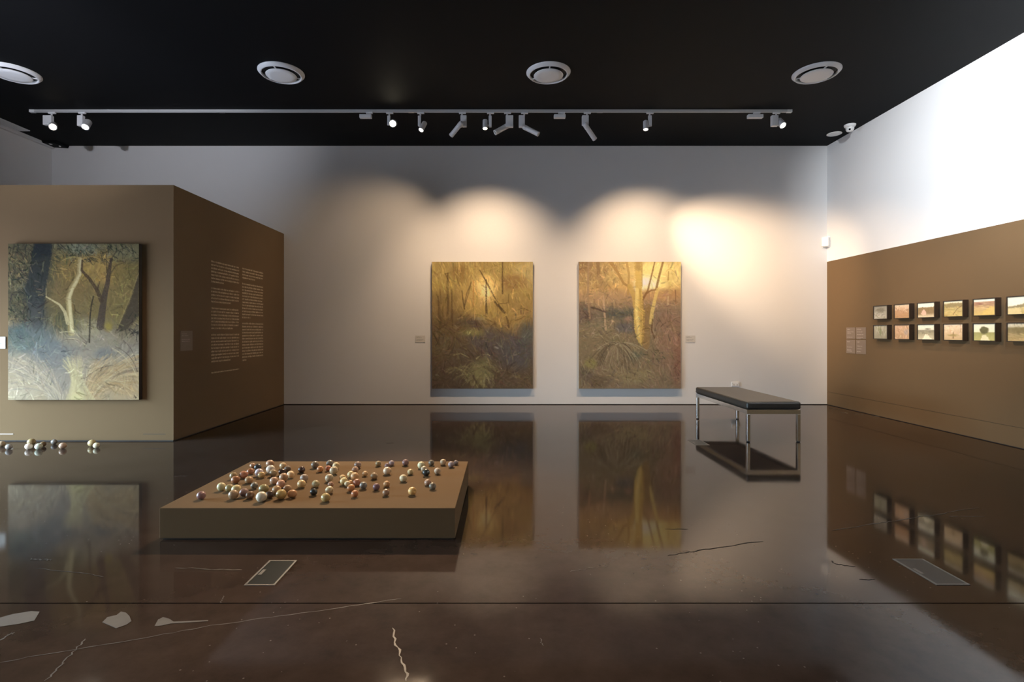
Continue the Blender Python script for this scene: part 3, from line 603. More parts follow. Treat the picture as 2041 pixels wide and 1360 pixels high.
# small framed pictures on the right wall
def small_paint(kind, seed):
    p = Paint(44, 32, seed)
    S = (246, 226, 186)
    if kind == 'grey_trees':
        p.grad([(0, (150, 136, 110)), (1, (176, 160, 130))]); p.blob(.5, .35, .4, .25, (120, 108, 84), .8); p.blob(.3, .75, .3, .2, (196, 178, 146), .8); p.dabs(25, (0, .5, 1, .9), [(206, 190, 160), (110, 98, 76)], .15, 2, .4, .8)
    elif kind == 'grey_trunks':
        p.grad([(0, (176, 160, 126)), (1, (150, 136, 104))]); p.dabs(22, (.1, .1, .95, .8), [(206, 192, 160), (110, 100, 70), (140, 132, 90)], .4, 2.2, 1.57, .15); p.blob(.5, .5, .12, .4, (128, 128, 84), .7)
    elif kind == 'red_scrub':
        p.grad([(0, (226, 196, 150)), (.5, (190, 140, 96)), (1, (176, 128, 80))]); p.dabs(50, (0, 0, 1, .6), [(120, 80, 56), (240, 214, 170), (206, 150, 110)], .14, 1.6, .9, .9); p.dabs(12, (0, .6, 1, 1), [(196, 146, 92)], .3, 2.5, 0, .2)
    elif kind == 'pink_trunks':
        p.grad([(0, (206, 160, 116)), (1, (186, 142, 96))]); p.dabs(30, (0, .1, 1, 1), [(236, 200, 150), (150, 100, 66), (216, 160, 120)], .3, 2.4, 1.3, .5); p.blob(.8, .5, .2, .3, (170, 146, 124), .7)
    elif kind == 'hut_hill':
        p.grad([(0, S), (.3, S), (.36, (150, 124, 84)), (.7, (140, 110, 72)), (1, (226, 196, 146))]); p.poly([(0, .42), (.25, .3), (.6, .34), (1, .3), (1, .75), (0, .8)], (146, 116, 74), .9); p.poly([(.22, .6), (.36, .45), (.5, .6), (.5, .85), (.22, .85)], (226, 176, 140), .9)
    elif kind == 'road_mist':
        p.grad([(0, S), (.35, (236, 216, 176)), (.4, (146, 132, 100)), (.6, (170, 150, 110)), (1, (206, 186, 140))]); p.blob(.6, .3, .2, .06, (120, 110, 84), .8); p.poly([(.45, .68), (.6, .68), (.9, 1.05), (.25, 1.05)], (250, 228, 180), .9); p.dabs(14, (0, .4, 1, .7), [(110, 100, 72), (190, 170, 130)], .3, 2, 0, .2)
    elif kind == 'yellow_hills':
        p.grad([(0, S), (.12, (230, 206, 156)), (.2, (176, 150, 96)), (1, (206, 172, 96))]); p.poly([(0, .25), (.4, .12), (1, .16), (1, .4), (0, .45)], (150, 126, 78), .8); p.dabs(30, (0, .3, 1, 1), [(226, 190, 110), (160, 124, 66), (196, 160, 90)], .35, 2.4, .4, .4); p.stroke([(.5, .9), (.7, .55), (.95, .35)], 1.5, 1, (110, 80, 46))
    elif kind == 'blossom':
        p.grad([(0, (236, 206, 160)), (.5, (222, 182, 130)), (1, (206, 166, 110))]); p.dabs(30, (.05, .1, .95, .6), [(240, 216, 170), (216, 166, 120), (190, 140, 96)], .14, 3, .8, 1); p.stroke([(.5, .9), (.5, .5)], 3, 1.5, (130, 96, 56)); p.blob(.5, .72, .35, .1, (160, 130, 70), .7)
    elif kind == 'striped_hills':
        p.grad([(0, S), (.14, S), (.2, (176, 130, 96)), (.45, (196, 150, 96)), (1, (216, 176, 96))]); p.blob(.25, .3, .3, .1, (150, 96, 76), .8); p.dabs(24, (0, .2, 1, .7), [(150, 110, 70), (226, 190, 120), (170, 120, 84)], .5, 2, .08, .2); p.poly([(.45, .75), (.8, .5), (1.1, .55), (1.1, 1.1), (.4, 1.1)], (222, 180, 92), .8)
    elif kind == 'round_tree':
        p.grad([(0, S), (.5, (244, 222, 170)), (.54, (170, 156, 90)), (1, (196, 178, 100))]); p.blob(.5, .4, .24, .26, (106, 96, 58), .97, .25, .15); p.poly([(.42, .7), (.6, .7), (.8, 1.1), (.3, 1.1)], (244, 222, 164), .9)
    elif kind == 'bare_hill':
        p.grad([(0, S), (.5, S), (.62, (210, 180, 116)), (1, (196, 160, 90))]); p.poly([(0, .58), (.5, .5), (1.05, .28), (1.05, .62), (0, .66)], (150, 128, 84), .95); p.dabs(20, (.75, .02, 1, .3), [(90, 72, 46)], .12, 1.6, 1.2, .8); p.poly([(0, .68), (.5, .66), (.6, 1.1), (0, 1.1)], (226, 196, 130), .8)
    else:
        p.grad([(0, (226, 206, 166)), (.2, (200, 180, 136)), (.3, (140, 120, 76)), (1, (190, 156, 96))]); p.blob(.6, .4, .5, .25, (134, 114, 70), .9); p.dabs(14, (0, 0, .9, .2), [(246, 232, 200), (120, 100, 70)], .12, 1.6, 1.57, .1); p.dabs(20, (0, .6, 1, 1), [(216, 180, 116), (160, 128, 76)], .3, 2, .2, .3)
    return p
kinds = [['grey_trees', 'red_scrub', 'hut_hill', 'yellow_hills', 'striped_hills', 'bare_hill'], ['grey_trunks', 'pink_trunks', 'road_mist', 'blossom', 'round_tree', 'scrub_slope']]
klab = {'grey_trees': 'small framed picture of grey trees, top row, farthest from viewer', 'red_scrub': 'small framed picture of reddish scrub in the top row',
        'hut_hill': 'small framed picture of a pale hut under dark hill, top row', 'yellow_hills': 'small framed picture of yellow rolling hills, top row',
        'striped_hills': 'small framed picture of reddish striped hills with yellow field, top row', 'bare_hill': 'small framed picture of a bare hill, top row, cut by photo edge',
        'grey_trunks': 'small framed picture of grey-green trunks, bottom row, nearest the back wall', 'pink_trunks': 'small framed picture of pinkish tree trunks in the bottom row',
        'road_mist': 'small framed picture of a pale road and misty horizon, bottom row', 'blossom': 'small framed picture of a blossoming tree, bottom row',
        'round_tree': 'small framed picture of one round dark tree above a pale path', 'scrub_slope': 'small framed picture of a scrubby slope, bottom row, cut by photo edge'}
E_SM = (.90, .82, .70)
for r_ in range(2):
    zz0, zz1 = ((1.425, 1.628), (1.138, 1.346))[r_]
    for k in range(6):
        yfar = 7.845 - .4165 * k; w, h, d = .29, zz1 - zz0, .066
        e = empty('framed_picture', (XR, yfar - w / 2, zz0))
        fw = .010
        # box frame: four mouldings and back board
        f = MB().ring(-w / 2, w / 2, 0, h, fw, 0, d, M=Matrix(((0, 0, -1, 0), (-1, 0, 0, 0), (0, 1, 0, 0), (0, 0, 0, 1))))
        f.build('frame', M_DKFRAME, e)
        MB().box(-d + .008, -d + .016, -w / 2 + fw, w / 2 - fw, fw, h - fw).build('panel', M_CANVAS, e)
        canvas_mesh(small_paint(kinds[r_][k], 100 + r_ * 10 + k), w, h, E_SM, 'painted_panel', e, ((-d + .0075, w / 2 - fw, h - fw), (0, -(w - 2 * fw), 0), (0, 0, -(h - 2 * fw))))
        tag(e, klab[kinds[r_][k]], 'picture', 'small framed pictures on the brown right wall')

# ------------------------------------------------------------------ lettering and label cards
def text_lines(mb, to3d, w, rows, lh, seed, thick):
    """rows: list of (line index, fraction filled); unreadable small lettering as separate glyph bars"""
    rr = random.Random(seed)
    for i, fr in rows:
        x = 0.0; zt = i * lh; xh = lh * .42
        while x < w * fr:
            n = rr.randint(2, 9)
            for g in range(n):
                gw = xh * rr.uniform(.35, .75)
                if x + gw > w * fr: break
                up = xh * (.45 if rr.random() < .25 else 0); dn = xh * (.3 if rr.random() < .12 else 0); st = gw * .36
                y0, y1 = zt + xh * .75 + xh + dn, zt + xh * .75 - up
                kind = rr.random()
                def bar(a, b, c, d_): mb.add([to3d(a, c, thick), to3d(b, c, thick), to3d(b, d_, thick), to3d(a, d_, thick)], [(0, 1, 2, 3)])
                bar(x, x + st, y0, y1)
                if kind < .75: bar(x + gw - st, x + gw, zt + xh * 1.75, zt + xh * .75)
                if kind < .5: bar(x + st, x + gw - st, zt + xh * 1.75, zt + xh * 1.45)
                if kind > .3: bar(x + st, x + gw - st, zt + xh * 1.05, zt + xh * .75)
                x += gw + xh * .18
            x += xh * .5
wt = empty('wall_text', (PX, 7.5, .8))
def side3d(y_start, ztop): return lambda a, b, t: (t, y_start + a - 7.5, ztop - b - .8)
c1 = MB(); rows = [(i, 1) for i in range(6)] + [(6, .42)] + [(8 + i, 1) for i in range(4)] + [(12, .68)] + [(14 + i, 1) for i in range(6)] + [(20, .75)] + [(22 + i, 1) for i in range(8)] + [(30, .68)]
text_lines(c1, side3d(6.825, 2.174), .715, rows, .0430, 3, .0015); c1.build('text_column', M_TEXT, wt)['kind'] = 'stuff'
c2 = MB(); rows = [(i, 1) for i in range(3)] + [(3, .6)] + [(5 + i, 1) for i in range(11)] + [(16, .38)] + [(18 + i, 1) for i in range(12)] + [(30, .2)]
text_lines(c2, side3d(7.63, 2.179), .66, rows, .0440, 4, .0015); c2.build('text_column', M_TEXT, wt)['kind'] = 'stuff'
c3 = MB(); text_lines(c3, side3d(6.825, .735), .715, [(0, 1)], .034, 5, .0015); c3.build('text_caption', M_TEXT, wt)['kind'] = 'stuff'
tag(wt, 'two columns of small cream lettering on the dark side of the partition', 'lettering')

def card(name, label, o, ux, uz, w, h, t, m, ink, rows, lh, seed):
    """o: centre point on wall; ux: horizontal unit; normal = ux x up, pointing into the room"""
    ux = Vector(ux); n = Vector((0, 0, 1)).cross(ux) * -1 if uz < 0 else Vector((0, 0, 1)).cross(ux)
    e = empty(name, o)
    M = Matrix((( ux.x, n.x, 0, 0), (ux.y, n.y, 0, 0), (0, 0, 1, 0), (0, 0, 0, 1)))
    MB().box(-w / 2, w / 2, 0, t, -h / 2, h / 2, M=M).build('card', m, e)
    mb = MB(); text_lines(mb, lambda a, b, tt: M @ Vector((-w / 2 + w * .1 + a, t + .0006, h / 2 - h * .1 - b)), w * .8, rows, lh, seed, 0)
    mb.build('print', ink, e)['kind'] = 'stuff'
    return tag(e, label, 'label')
card('wall_label', 'pale caption card left of the dim golden-brown painting', wpt(838, 676, YB), (1, 0, 0), -1, .165, .115, .006, M_CARD, M_INK, [(0, .5), (1, .7), (3, .9), (4, .8)], .016, 1)
card('wall_label', 'pale caption card right of the sunset painting', wpt(1376, 676, YB), (1, 0, 0), -1, .165, .115, .006, M_CARD, M_INK, [(0, .5), (1, .7), (3, .9), (4, .8)], .016, 2)
card('wall_label', 'caption card at the left photo edge beside the pale tree painting', Vector((-5.755, PY, 1.122)), (1, 0, 0), -1, .165, .135, .010, M_CARD, M_INK, [(0, .5), (1, .7), (3, .9), (4, .8)], .018, 3)
card('wall_label', 'brown caption card on the dark partition side, near its front corner', Vector((PX, 6.29, 1.14)), (0, 1, 0), -1, .235, .235, .005, M_CARDBR, M_TEXTP, [(0, .5), (1, .7), (3, .9), (4, .8)], .022, 4)
for (ya, yb, za, zb, lab, rw) in [(8.556, 8.343, 1.133, 1.314, 'upper left of four brown caption cards before the small pictures', [(0, .5), (2, .9), (3, .6), (6, .8)]),
                                  (8.32, 8.094, 1.133, 1.314, 'upper right of four brown caption cards before the small pictures', [(0, .6), (2, .7), (4, .9), (6, .8), (7, .5)]),
                                  (8.556, 8.343, .902, 1.118, 'lower left of four brown caption cards before the small pictures', [(0, .4), (4, .8), (6, .6), (7, .7)]),
                                  (8.32, 8.094, .902, 1.118, 'lower right of four brown caption cards before the small pictures', [(0, .4), (3, .7), (5, .6), (7, .5)])]:
    card('wall_label', lab, Vector((XR, (ya + yb) / 2, (za + zb) / 2)), (0, -1, 0), -1, ya - yb, zb - za, .005, M_CARDBR, M_TEXTP, rw, .021, int(ya * 100 + za * 10))

# ------------------------------------------------------------------ plinth
PLX0, PLX1, PLY0, PLY1, PLZ = -2.067, -.297, 3.185, 4.33, .192
pl = empty('display_plinth', ((PLX0 + PLX1) / 2, (PLY0 + PLY1) / 2, 0))
hx, hy = (PLX1 - PLX0) / 2, (PLY1 - PLY0) / 2
MB().bevbox(-hx, hx, -hy, hy, .010, PLZ, .0025).build('body', M_BROWN, pl)
MB().box(-hx + .012, hx - .012, -hy + .012, hy - .012, 0, .012).build('base', M_GAP, pl)
tag(pl, 'low brown plinth on the floor covered with small balls', 'plinth')

# ------------------------------------------------------------------ balls
TAN, CREAM, OLIVE, MAUVE = (172, 136, 96), (214, 190, 144), (146, 122, 82), (146, 112, 98)
COLS = {'pale cream': (222, 200, 160), 'yellow cream': (212, 184, 122), 'tan': (176, 138, 96), 'olive tan': (158, 134, 90), 'mauve brown': (140, 106, 94), 'brown': (122, 84, 56),
        'dark brown': (66, 44, 34), 'ochre': (184, 142, 82), 'pinkish tan': (188, 144, 112), 'grey': (128, 118, 112), 'orange brown': (166, 104, 58), 'terracotta': (182, 112, 78),
        'near-black': (50, 48, 46), 'lavender white': (190, 182, 190), 'golden tan': (196, 154, 88), 'grey brown': (120, 104, 90), 'off-white': (226, 214, 192), 'orange': (196, 124, 66),
        'beige': (194, 168, 128), 'lavender tan': (172, 150, 138), 'peach': (216, 168, 112), 'bright yellow': (240, 190, 104), 'mauve': (132, 98, 96), 'lavender grey': (150, 138, 140)}
A = [(265, 700, 72, 'mauve brown', 0), (605, 555, 70, 'pale cream', 0), (745, 570, 70, 'olive tan', 0), (860, 600, 78, 'yellow cream', 0), (810, 690, 80, 'tan', 0), (990, 650, 75, 'mauve brown', 0),
     (1092, 695, 70, 'brown', 1), (1285, 725, 88, 'off-white', 0), (1425, 690, 68, 'dark brown', 0), (1325, 590, 82, 'olive tan', 0), (1540, 605, 75, 'tan', 0), (1620, 685, 85, 'golden tan', 0),
     (1805, 668, 75, 'ochre', 0), (1725, 585, 65, 'tan', 0), (1615, 510, 72, 'pinkish tan', 1), (1495, 455, 65, 'pinkish tan', 0), (1165, 530, 62, 'grey', 0), (1070, 435, 68, 'tan', 0),
     (845, 435, 70, 'orange brown', 0), (810, 370, 60, 'olive tan', 0), (985, 345, 70, 'terracotta', 0), (1100, 290, 60, 'orange brown', 0), (1135, 195, 45, 'tan', 0), (1225, 220, 60, 'near-black', 0),
     (1245, 310, 68, 'lavender white', 0), (1288, 350, 60, 'golden tan', 2), (1430, 155, 65, 'pinkish tan', 0), (1440, 255, 72, 'off-white', 0), (1485, 325, 62, 'olive tan', 0), (1650, 200, 55, 'beige', 0),
     (1730, 250, 55, 'grey brown', 0), (1640, 300, 60, 'dark brown', 1), (1660, 395, 72, 'tan', 0), (1780, 350, 63, 'pale cream', 0)]
B = [(115, 320, 68, 'dark brown', 1), (165, 490, 80, 'lavender tan', 0), (110, 605, 85, 'yellow cream', 0), (385, 215, 78, 'grey brown', 1), (490, 310, 65, 'orange', 0), (690, 185, 75, 'grey', 1), (660, 290, 60, 'terracotta', 0),
     (815, 235, 72, 'yellow cream', 0), (770, 335, 85, 'beige', 0), (675, 490, 82, 'beige', 0), (400, 605, 78, 'beige', 2), (360, 770, 75, 'near-black', 0), (605, 880, 95, 'golden tan', 0), (680, 730, 80, 'pale cream', 0),
     (705, 620, 60, 'tan', 0), (1255, 220, 72, 'mauve brown', 0), (1205, 315, 68, 'pinkish tan', 0), (1115, 410, 70, 'yellow cream', 0), (1195, 460, 85, 'peach', 0), (945, 490, 68, 'yellow cream', 0), (990, 555, 78, 'yellow cream', 0),
     (1045, 605, 60, 'pale cream', 0), (1095, 580, 45, 'peach', 0), (1235, 580, 72, 'terracotta', 0), (1120, 685, 80, 'orange', 0), (1195, 810, 72, 'orange', 0), (1370, 640, 75, 'grey', 1), (1405, 400, 55, 'yellow cream', 2),
     (1590, 440, 75, 'olive tan', 0), (1635, 670, 72, 'mauve', 0), (1675, 195, 60, 'olive tan', 0), (1945, 180, 60, 'lavender grey', 0), (1860, 240, 60, 'mauve', 1), (1855, 340, 82, 'pale cream', 0), (1845, 610, 68, 'golden tan', 0), (1830, 785, 70, 'olive tan', 0)]
C_ = [(720, 465, 75, 'pale cream', 0), (855, 345, 60, 'yellow cream', 0), (760, 165, 65, 'mauve', 0), (1065, 215, 72, 'pale cream', 0), (1120, 295, 62, 'beige', 0), (1160, 360, 72, 'near-black', 0), (1262, 170, 58, 'grey brown', 0),
      (1490, 160, 62, 'beige', 0), (1645, 205, 60, 'lavender grey', 0), (1738, 165, 48, 'grey', 0), (1380, 330, 62, 'pale cream', 1), (1190, 550, 65, 'pinkish tan', 0), (1285, 620, 70, 'grey brown', 0), (890, 720, 80, 'bright yellow', 0)]
D_ = [(30, 325, 58, 'pinkish tan', 0), (165, 375, 55, 'lavender grey', 0), (580, 290, 65, 'olive tan', 0), (530, 370, 60, 'off-white', 0), (715, 370, 60, 'off-white', 0), (795, 330, 50, 'brown', 0), (1000, 285, 50, 'grey', 0),
      (1160, 355, 60, 'beige', 0), (1700, 305, 68, 'yellow cream', 0), (1785, 350, 55, 'off-white', 0)]
def balls(lst, ox, oy, sc, z0):
    out = []
    for x, y, r_, cn, kd in lst:
        u, v, rp = ox + x / sc, oy + y / sc, r_ / sc
        Y = 4.0
        for _ in range(8):
            rm = rp * Y / F; Y = F * (HC - z0 - rm) / (v - CY)
        out.append(dict(x=(u - CX) * Y / F, y=Y, r=rp * Y / F, c=cn, k=kd, z=z0))
    return out
BL = balls(A, 370, 905, 8.504, PLZ) + balls(B, 590, 905, 10.205, PLZ) + balls(C_, 730, 905, 9.719, PLZ)
FB = balls(D_, 0, 850, 9.277, 0.0)
for grp in (BL, FB):
    for it in range(60):
        for i in range(len(grp)):
            for j in range(i + 1, len(grp)):
                a, b = grp[i], grp[j]; dx, dy = b['x'] - a['x'], b['y'] - a['y']; d = math.hypot(dx, dy) + 1e-9; mn = a['r'] + b['r'] + .0015
                if d < mn: s_ = (mn - d) / 2 / d; a['x'] -= dx * s_; a['y'] -= dy * s_; b['x'] += dx * s_; b['y'] += dy * s_
        for b in grp:
            if grp is BL:
                b['y'] = min(max(b['y'], PLY0 + b['r'] + .01), PLY1 - b['r'] * .75); b['x'] = min(max(b['x'], PLX0 + b['r']), PLX1 - b['r'])
            else: b['y'] = min(b['y'], PY - b['r'] - .01)
def ball_mesh(v):
    rr = random.Random(40 + v); nu, nv = 28, 18; sq = [.98, .92, .95, .88, .97, .93][v]
    ph = [rr.uniform(0, 6.28) for _ in range(6)]; amp = [.004, .02, .012, .03, .008, .022][v]
    V = []
    for i in range(nv + 1):
        th = math.pi * i / nv
        for j in range(nu):
            a = 2 * math.pi * j / nu
            rad = 1 + amp * (math.sin(2 * a + ph[0]) * math.sin(th) + .6 * math.sin(3 * a + ph[1] + 2 * th) * math.sin(th) + .5 * math.cos(2 * th + ph[2]))
            if v in (0, 2, 4): rad -= .16 * math.exp(-(th / .16) ** 2)             # drilled dimple at the crown
            V.append((rad * math.sin(th) * math.cos(a), rad * math.sin(th) * math.sin(a), rad * math.cos(th) * sq))
    zmin = min(q[2] for q in V); V = [(x, y, z - zmin) for x, y, z in V]
    fs = [(i * nu + j, (i + 1) * nu + j, (i + 1) * nu + (j + 1) % nu, i * nu + (j + 1) % nu) for i in range(nv) for j in range(nu)]
    me = bpy.data.meshes.new('ball'); me.from_pydata(V, [], fs); me.polygons.foreach_set('use_smooth', [True] * len(fs)); me.update()
    return me
BMESH = {}
def ball_me(v, k):
    if (v, k) not in BMESH:
        me = ball_mesh(v); me.materials.append(M_BALL[('plain', 'banded', 'spotted')[k]]); BMESH[(v, k)] = me
    return BMESH[(v, k)]
ORD = ['first', 'second', 'third', 'fourth', 'fifth', 'sixth', 'seventh', 'eighth', 'ninth', 'tenth', 'eleventh', 'twelfth', 'thirteenth', 'fourteenth', 'fifteenth']
def lay_balls(grp, label_of, group):
    for i, b in enumerate(grp):
        o = bpy.data.objects.new('ball', ball_me(rnd.randrange(6), b['k'])); COL.objects.link(o)
        o.location = (b['x'], b['y'], b['z']); s_ = b['r']; o.scale = (s_, s_, s_); o.rotation_euler = (0, 0, rnd.uniform(0, 6.28))
        c = lin(COLS[b['c']]); j = [rnd.uniform(.9, 1.1) for _ in range(3)]
        g_ = sum(c) / 3; o.color = (*[min(1, (c[q] * .82 + g_ * .18 * (1.12, 1.0, .82)[q]) * j[q] * 1.05) for q in range(3)], 1)
        tag(o, label_of(b), 'ball', group)
KN = ['', 'carved ', 'speckled ']
order = sorted(BL, key=lambda b: b['y']); rows_ = ['front', 'second', 'third', 'fourth', 'fifth', 'back']; per = math.ceil(len(order) / 6)
for i, b in enumerate(order): b['row'] = min(5, i // per)
for r_ in range(6):
    row = sorted([b for b in order if b['row'] == r_], key=lambda b: b['x'])
    for i, b in enumerate(row):
        b['ord'] = ORD[i]
def lab_pl(b):
    rn = ('front row' if b['row'] == 0 else 'back row' if b['row'] == 5 else rows_[b['row']] + ' row from front')
    return f"{KN[b['k']]}{b['c']} ball, {b['ord']} from left in the {rn} on the plinth"
lay_balls(BL, lab_pl, 'balls scattered on the brown plinth')
for i, b in enumerate(sorted(FB, key=lambda b: b['x'])): b['ord'] = ORD[i]
lay_balls(FB, lambda b: f"{KN[b['k']]}{b['c']} ball on the floor by the partition, {b['ord']} from left", 'balls on the floor along the partition')

# ------------------------------------------------------------------ bench
bx0, bx1, by0, by1 = 2.735, 3.338, 6.0, 7.605
be = empty('gallery_bench', ((bx0 + bx1) / 2, (by0 + by1) / 2, 0)); bw, bl = (bx1 - bx0) / 2, (by1 - by0) / 2
cu = MB().bevbox(-bw - .006, bw + .006, -bl - .006, bl + .006, .368, .456, .022).build('cushion', M_LEATHER, be)
MB().box(-bw - .0075, bw + .0075, -bl - .0075, bl + .0075, .390, .3925).build('seam', M_RUBBER, cu)
lw = .036
for a_ in (-bl, bl - .026): MB().box(-bw, bw, a_, a_ + .026, .318, .366).build('end_rail', M_CHROME, be)
MB().box(-bw, -bw + .026, -bl + .026, bl - .026, .318, .366).build('side_rail', M_CHROME, be)
MB().box(bw - .026, bw, -bl + .026, bl - .026, .318, .366).build('side_rail', M_CHROME, be)
for sx in (-1, 1):
    for sy in (-1, 1):
        xa = sx * (bw - lw / 2); ya = sy * (bl - lw / 2)
        M = Matrix.Translation((xa, ya, 0))
        lg = MB().bevbox(-lw / 2 - .0006, lw / 2 + .0006, -lw / 2 - .0006, lw / 2 + .0006, .010, .317, .004, M=M).build('leg', M_CHROME, be)
        MB().lathe([(.017, 0), (.019, .004), (.019, .011)], 16, M=M).build('foot', M_RUBBER, lg)
tag(be, 'black leather bench with chrome legs in front of the sunset painting', 'bench')

# ------------------------------------------------------------------ ceiling things
def diffuser(cx_, cy_, label):
    e = empty('air_diffuser', (cx_, cy_, ZC)); n = 48
    MB().lathe([(.270, 0), (.270, -.006), (.262, -.014), (.240, -.036), (.231, -.040), (.223, -.035), (.220, -.022), (.228, -.002)], n, cap0=False, cap1=False).build('outer_ring', M_VENT, e)
    MB().lathe([(.227, -.003), (.03, -.003)], n, cap0=False, cap1=True).build('throat', M_DARKIN, e)
    MB().lathe([(.150, -.024), (.174, -.036), (.180, -.042), (.175, -.049), (.12, -.054), (.05, -.057), (.002, -.058)], n, cap0=True, cap1=False).build('centre_disc', M_VENT, e)
    for k in range(3):
        a = R(90 + 120 * k + 180); M = Matrix.Rotation(a, 4, 'Z')
        MB().box(.15, .223, -.007, .007, -.034, -.024, M=M).build('bracket', M_VENT, e)
    tag(e, label, 'air vent', 'round ceiling air vents in a row')
for x, lab in [(-6.0, 'round white ceiling air vent cut by the left photo edge'), (-2.73, 'round white ceiling air vent above the partition, second from left'), (.534, 'round white ceiling air vent above the middle of the track'), (3.81, 'round white ceiling air vent nearest the bright right wall')]:
    diffuser(x, 6.50, lab)
dc = empty('dome_camera', (5.29, 8.15, ZC))
MB().lathe([(.080, 0), (.080, -.012), (.072, -.03), (.058, -.042)], 28, cap0=False).build('base', M_PLASTIC, dc)
MB().lathe([(.056, -.042), (.057, -.055), (.054, -.078), (.042, -.097), (.02, -.107), (.002, -.109)], 28, cap0=False).build('dome', M_PLASTIC, dc)
Mx = Matrix.Translation((-.028, -.038, -.080)) @ frame_to((-.45, -.75, -.45))
MB().lathe([(.014, .02), (.014, -.012), (.011, -.014)], 16, M=Mx).build('lens', M_GLASS_D, dc)
tag(dc, 'white dome security camera on the ceiling by the right wall', 'camera')
sp = empty('ceiling_speaker', (5.28, 8.52, ZC))
MB().lathe([(.108, 0), (.108, -.005), (.100, -.009)], 32, cap0=False, cap1=False).build('rim', M_PLASTIC, sp)
MB().lathe([(.101, -.007), (.05, -.009), (.002, -.0095)], 32, cap0=False).build('grille', M_VENT, sp)
tag(sp, 'flat round white disc on the ceiling beside the dome camera', 'speaker')
ms = empty('motion_sensor', (XR, YB, 2.68))
Ms = Matrix.Translation((-.002, -.002, 0)) @ Matrix.Rotation(R(-45), 4, 'Z')
MB().bevbox(-.055, .055, -.120, -.055, .01, .17, .012, M=Ms).build('housing', M_PLASTIC, ms)
MB().box(-.038, .038, -.124, -.119, .045, .105, M=Ms).build('lens_window', M_VENT, ms)
MB().add([Ms @ Vector(q) for q in [(-.07, -.06, .0), (.07, -.06, .0), (0, -.004, .0), (-.07, -.06, .18), (.07, -.06, .18), (0, -.004, .18)]], [(0, 2, 1), (3, 4, 5), (0, 1, 4, 3), (1, 2, 5, 4), (2, 0, 3, 5)]).build('bracket', M_PLASTIC, ms)
tag(ms, 'small white motion sensor high in the right back corner', 'sensor')
po_ = empty('power_outlet', wpt(1465, 769, YB)); po_.location.z = .352
MB().bevbox(-.064, .064, -.024, 0, -.038, .038, .004).build('face_plate', M_PLASTIC, po_)
for s_ in (-1, 1):
    MB().box(s_ * .028 - .014, s_ * .028 + .014, -.0265, -.024, -.022, .004).build('socket', M_CARD, po_)
    MB().box(s_ * .05 - .005, s_ * .05 + .005, -.0275, -.024, .012, .026).build('switch', M_CARD, po_)
tag(po_, 'white double power outlet low on the back wall behind the bench', 'outlet')
lv = empty('linear_vent', (XL + .17, 7.1, ZC))
MB().box(-.09, .09, -1.25, 1.25, -.004, 0).build('backing', M_DARKIN, lv)
for i in range(6):
    x = -.09 + .036 * i
    MB().box(x - .006 if i else x, x + .006 if i < 5 else x, -1.25, 1.25, -.016, -.004).build('slat', M_VENT, lv)
MB().box(-.09, .09, 1.25, 1.27, -.016, 0).build('end_cap', M_VENT, lv)
tag(lv, 'white slatted linear air vent along the left wall at the ceiling', 'air vent')
bk = empty('ceiling_bracket', (XL + .18, YB, ZC))
MB().add([(-.16, -.26, 0), (.12, -.26, 0), (.12, 0, 0), (-.16, 0, 0), (-.16, -.24, -.03), (.05, -.24, -.03), (.11, -.01, -.045), (-.16, -.01, -.03)], [(0, 1, 2, 3), (7, 6, 5, 4), (0, 4, 5, 1), (1, 5, 6, 2), (2, 6, 7, 3), (3, 7, 4, 0)]).build('plate', M_BLACK, bk)
MB().box(-.06, -.03, -.2, -.16, -.038, -.02).build('screw', M_FIX, bk); MB().box(.04, .055, -.12, -.09, -.05, -.02).build('screw', M_FIX, bk)
tag(bk, 'small black bracket in the far left corner of the ceiling', 'bracket')

# ------------------------------------------------------------------ lighting track and heads
TY = 7.6
def tX(px): return (px - CX) * TY / F
def tZ(py): return HC + (CY - py) * TY / F
def make_track(y, x0, x1, label, ends=True):
    e = empty('lighting_track', ((x0 + x1) / 2, y, ZC)); h = (x1 - x0) / 2
    MB().add([(x, y, z) for x in (-h, h) for y, z in ((-.018, 0), (-.018, -.034), (-.008, -.034), (-.008, -.012), (.008, -.012), (.008, -.034), (.018, -.034), (.018, 0))], [tuple(range(8)), tuple(range(15, 7, -1))] + [(k, 8 + k, 8 + (k + 1) % 8, (k + 1) % 8) for k in range(8)]).build('rail', M_TRACK, e)
    for s_ in (-1, 1): MB().box(s_ * h - .035, s_ * h + .035, -.020, .020, -.038, 0).build('end_cap', M_FIX, e)
    n = max(2, int(2 * h / 2.2))
    for k in range(1, n): MB().box(-h + 2 * h * k / n - .04, -h + 2 * h * k / n + .04, -.019, .019, -.0365, -.033).build('joiner', M_TRACK, e)
    return tag(e, label, 'track')
make_track(TY, tX(65), tX(1573), 'long grey lighting track across the black ceiling')
ZT = ZC - .034
def add_light(parent, M, d, power, col, size, blend, soft):
    L_ = bpy.data.lights.new('spot_beam', 'SPOT'); L_.energy = power; L_.color = col; L_.spot_size = R(size); L_.spot_blend = blend; L_.shadow_soft_size = soft
    o = bpy.data.objects.new('spot_beam', L_); COL.objects.link(o); o.parent = parent; o.matrix_local = M
    return o
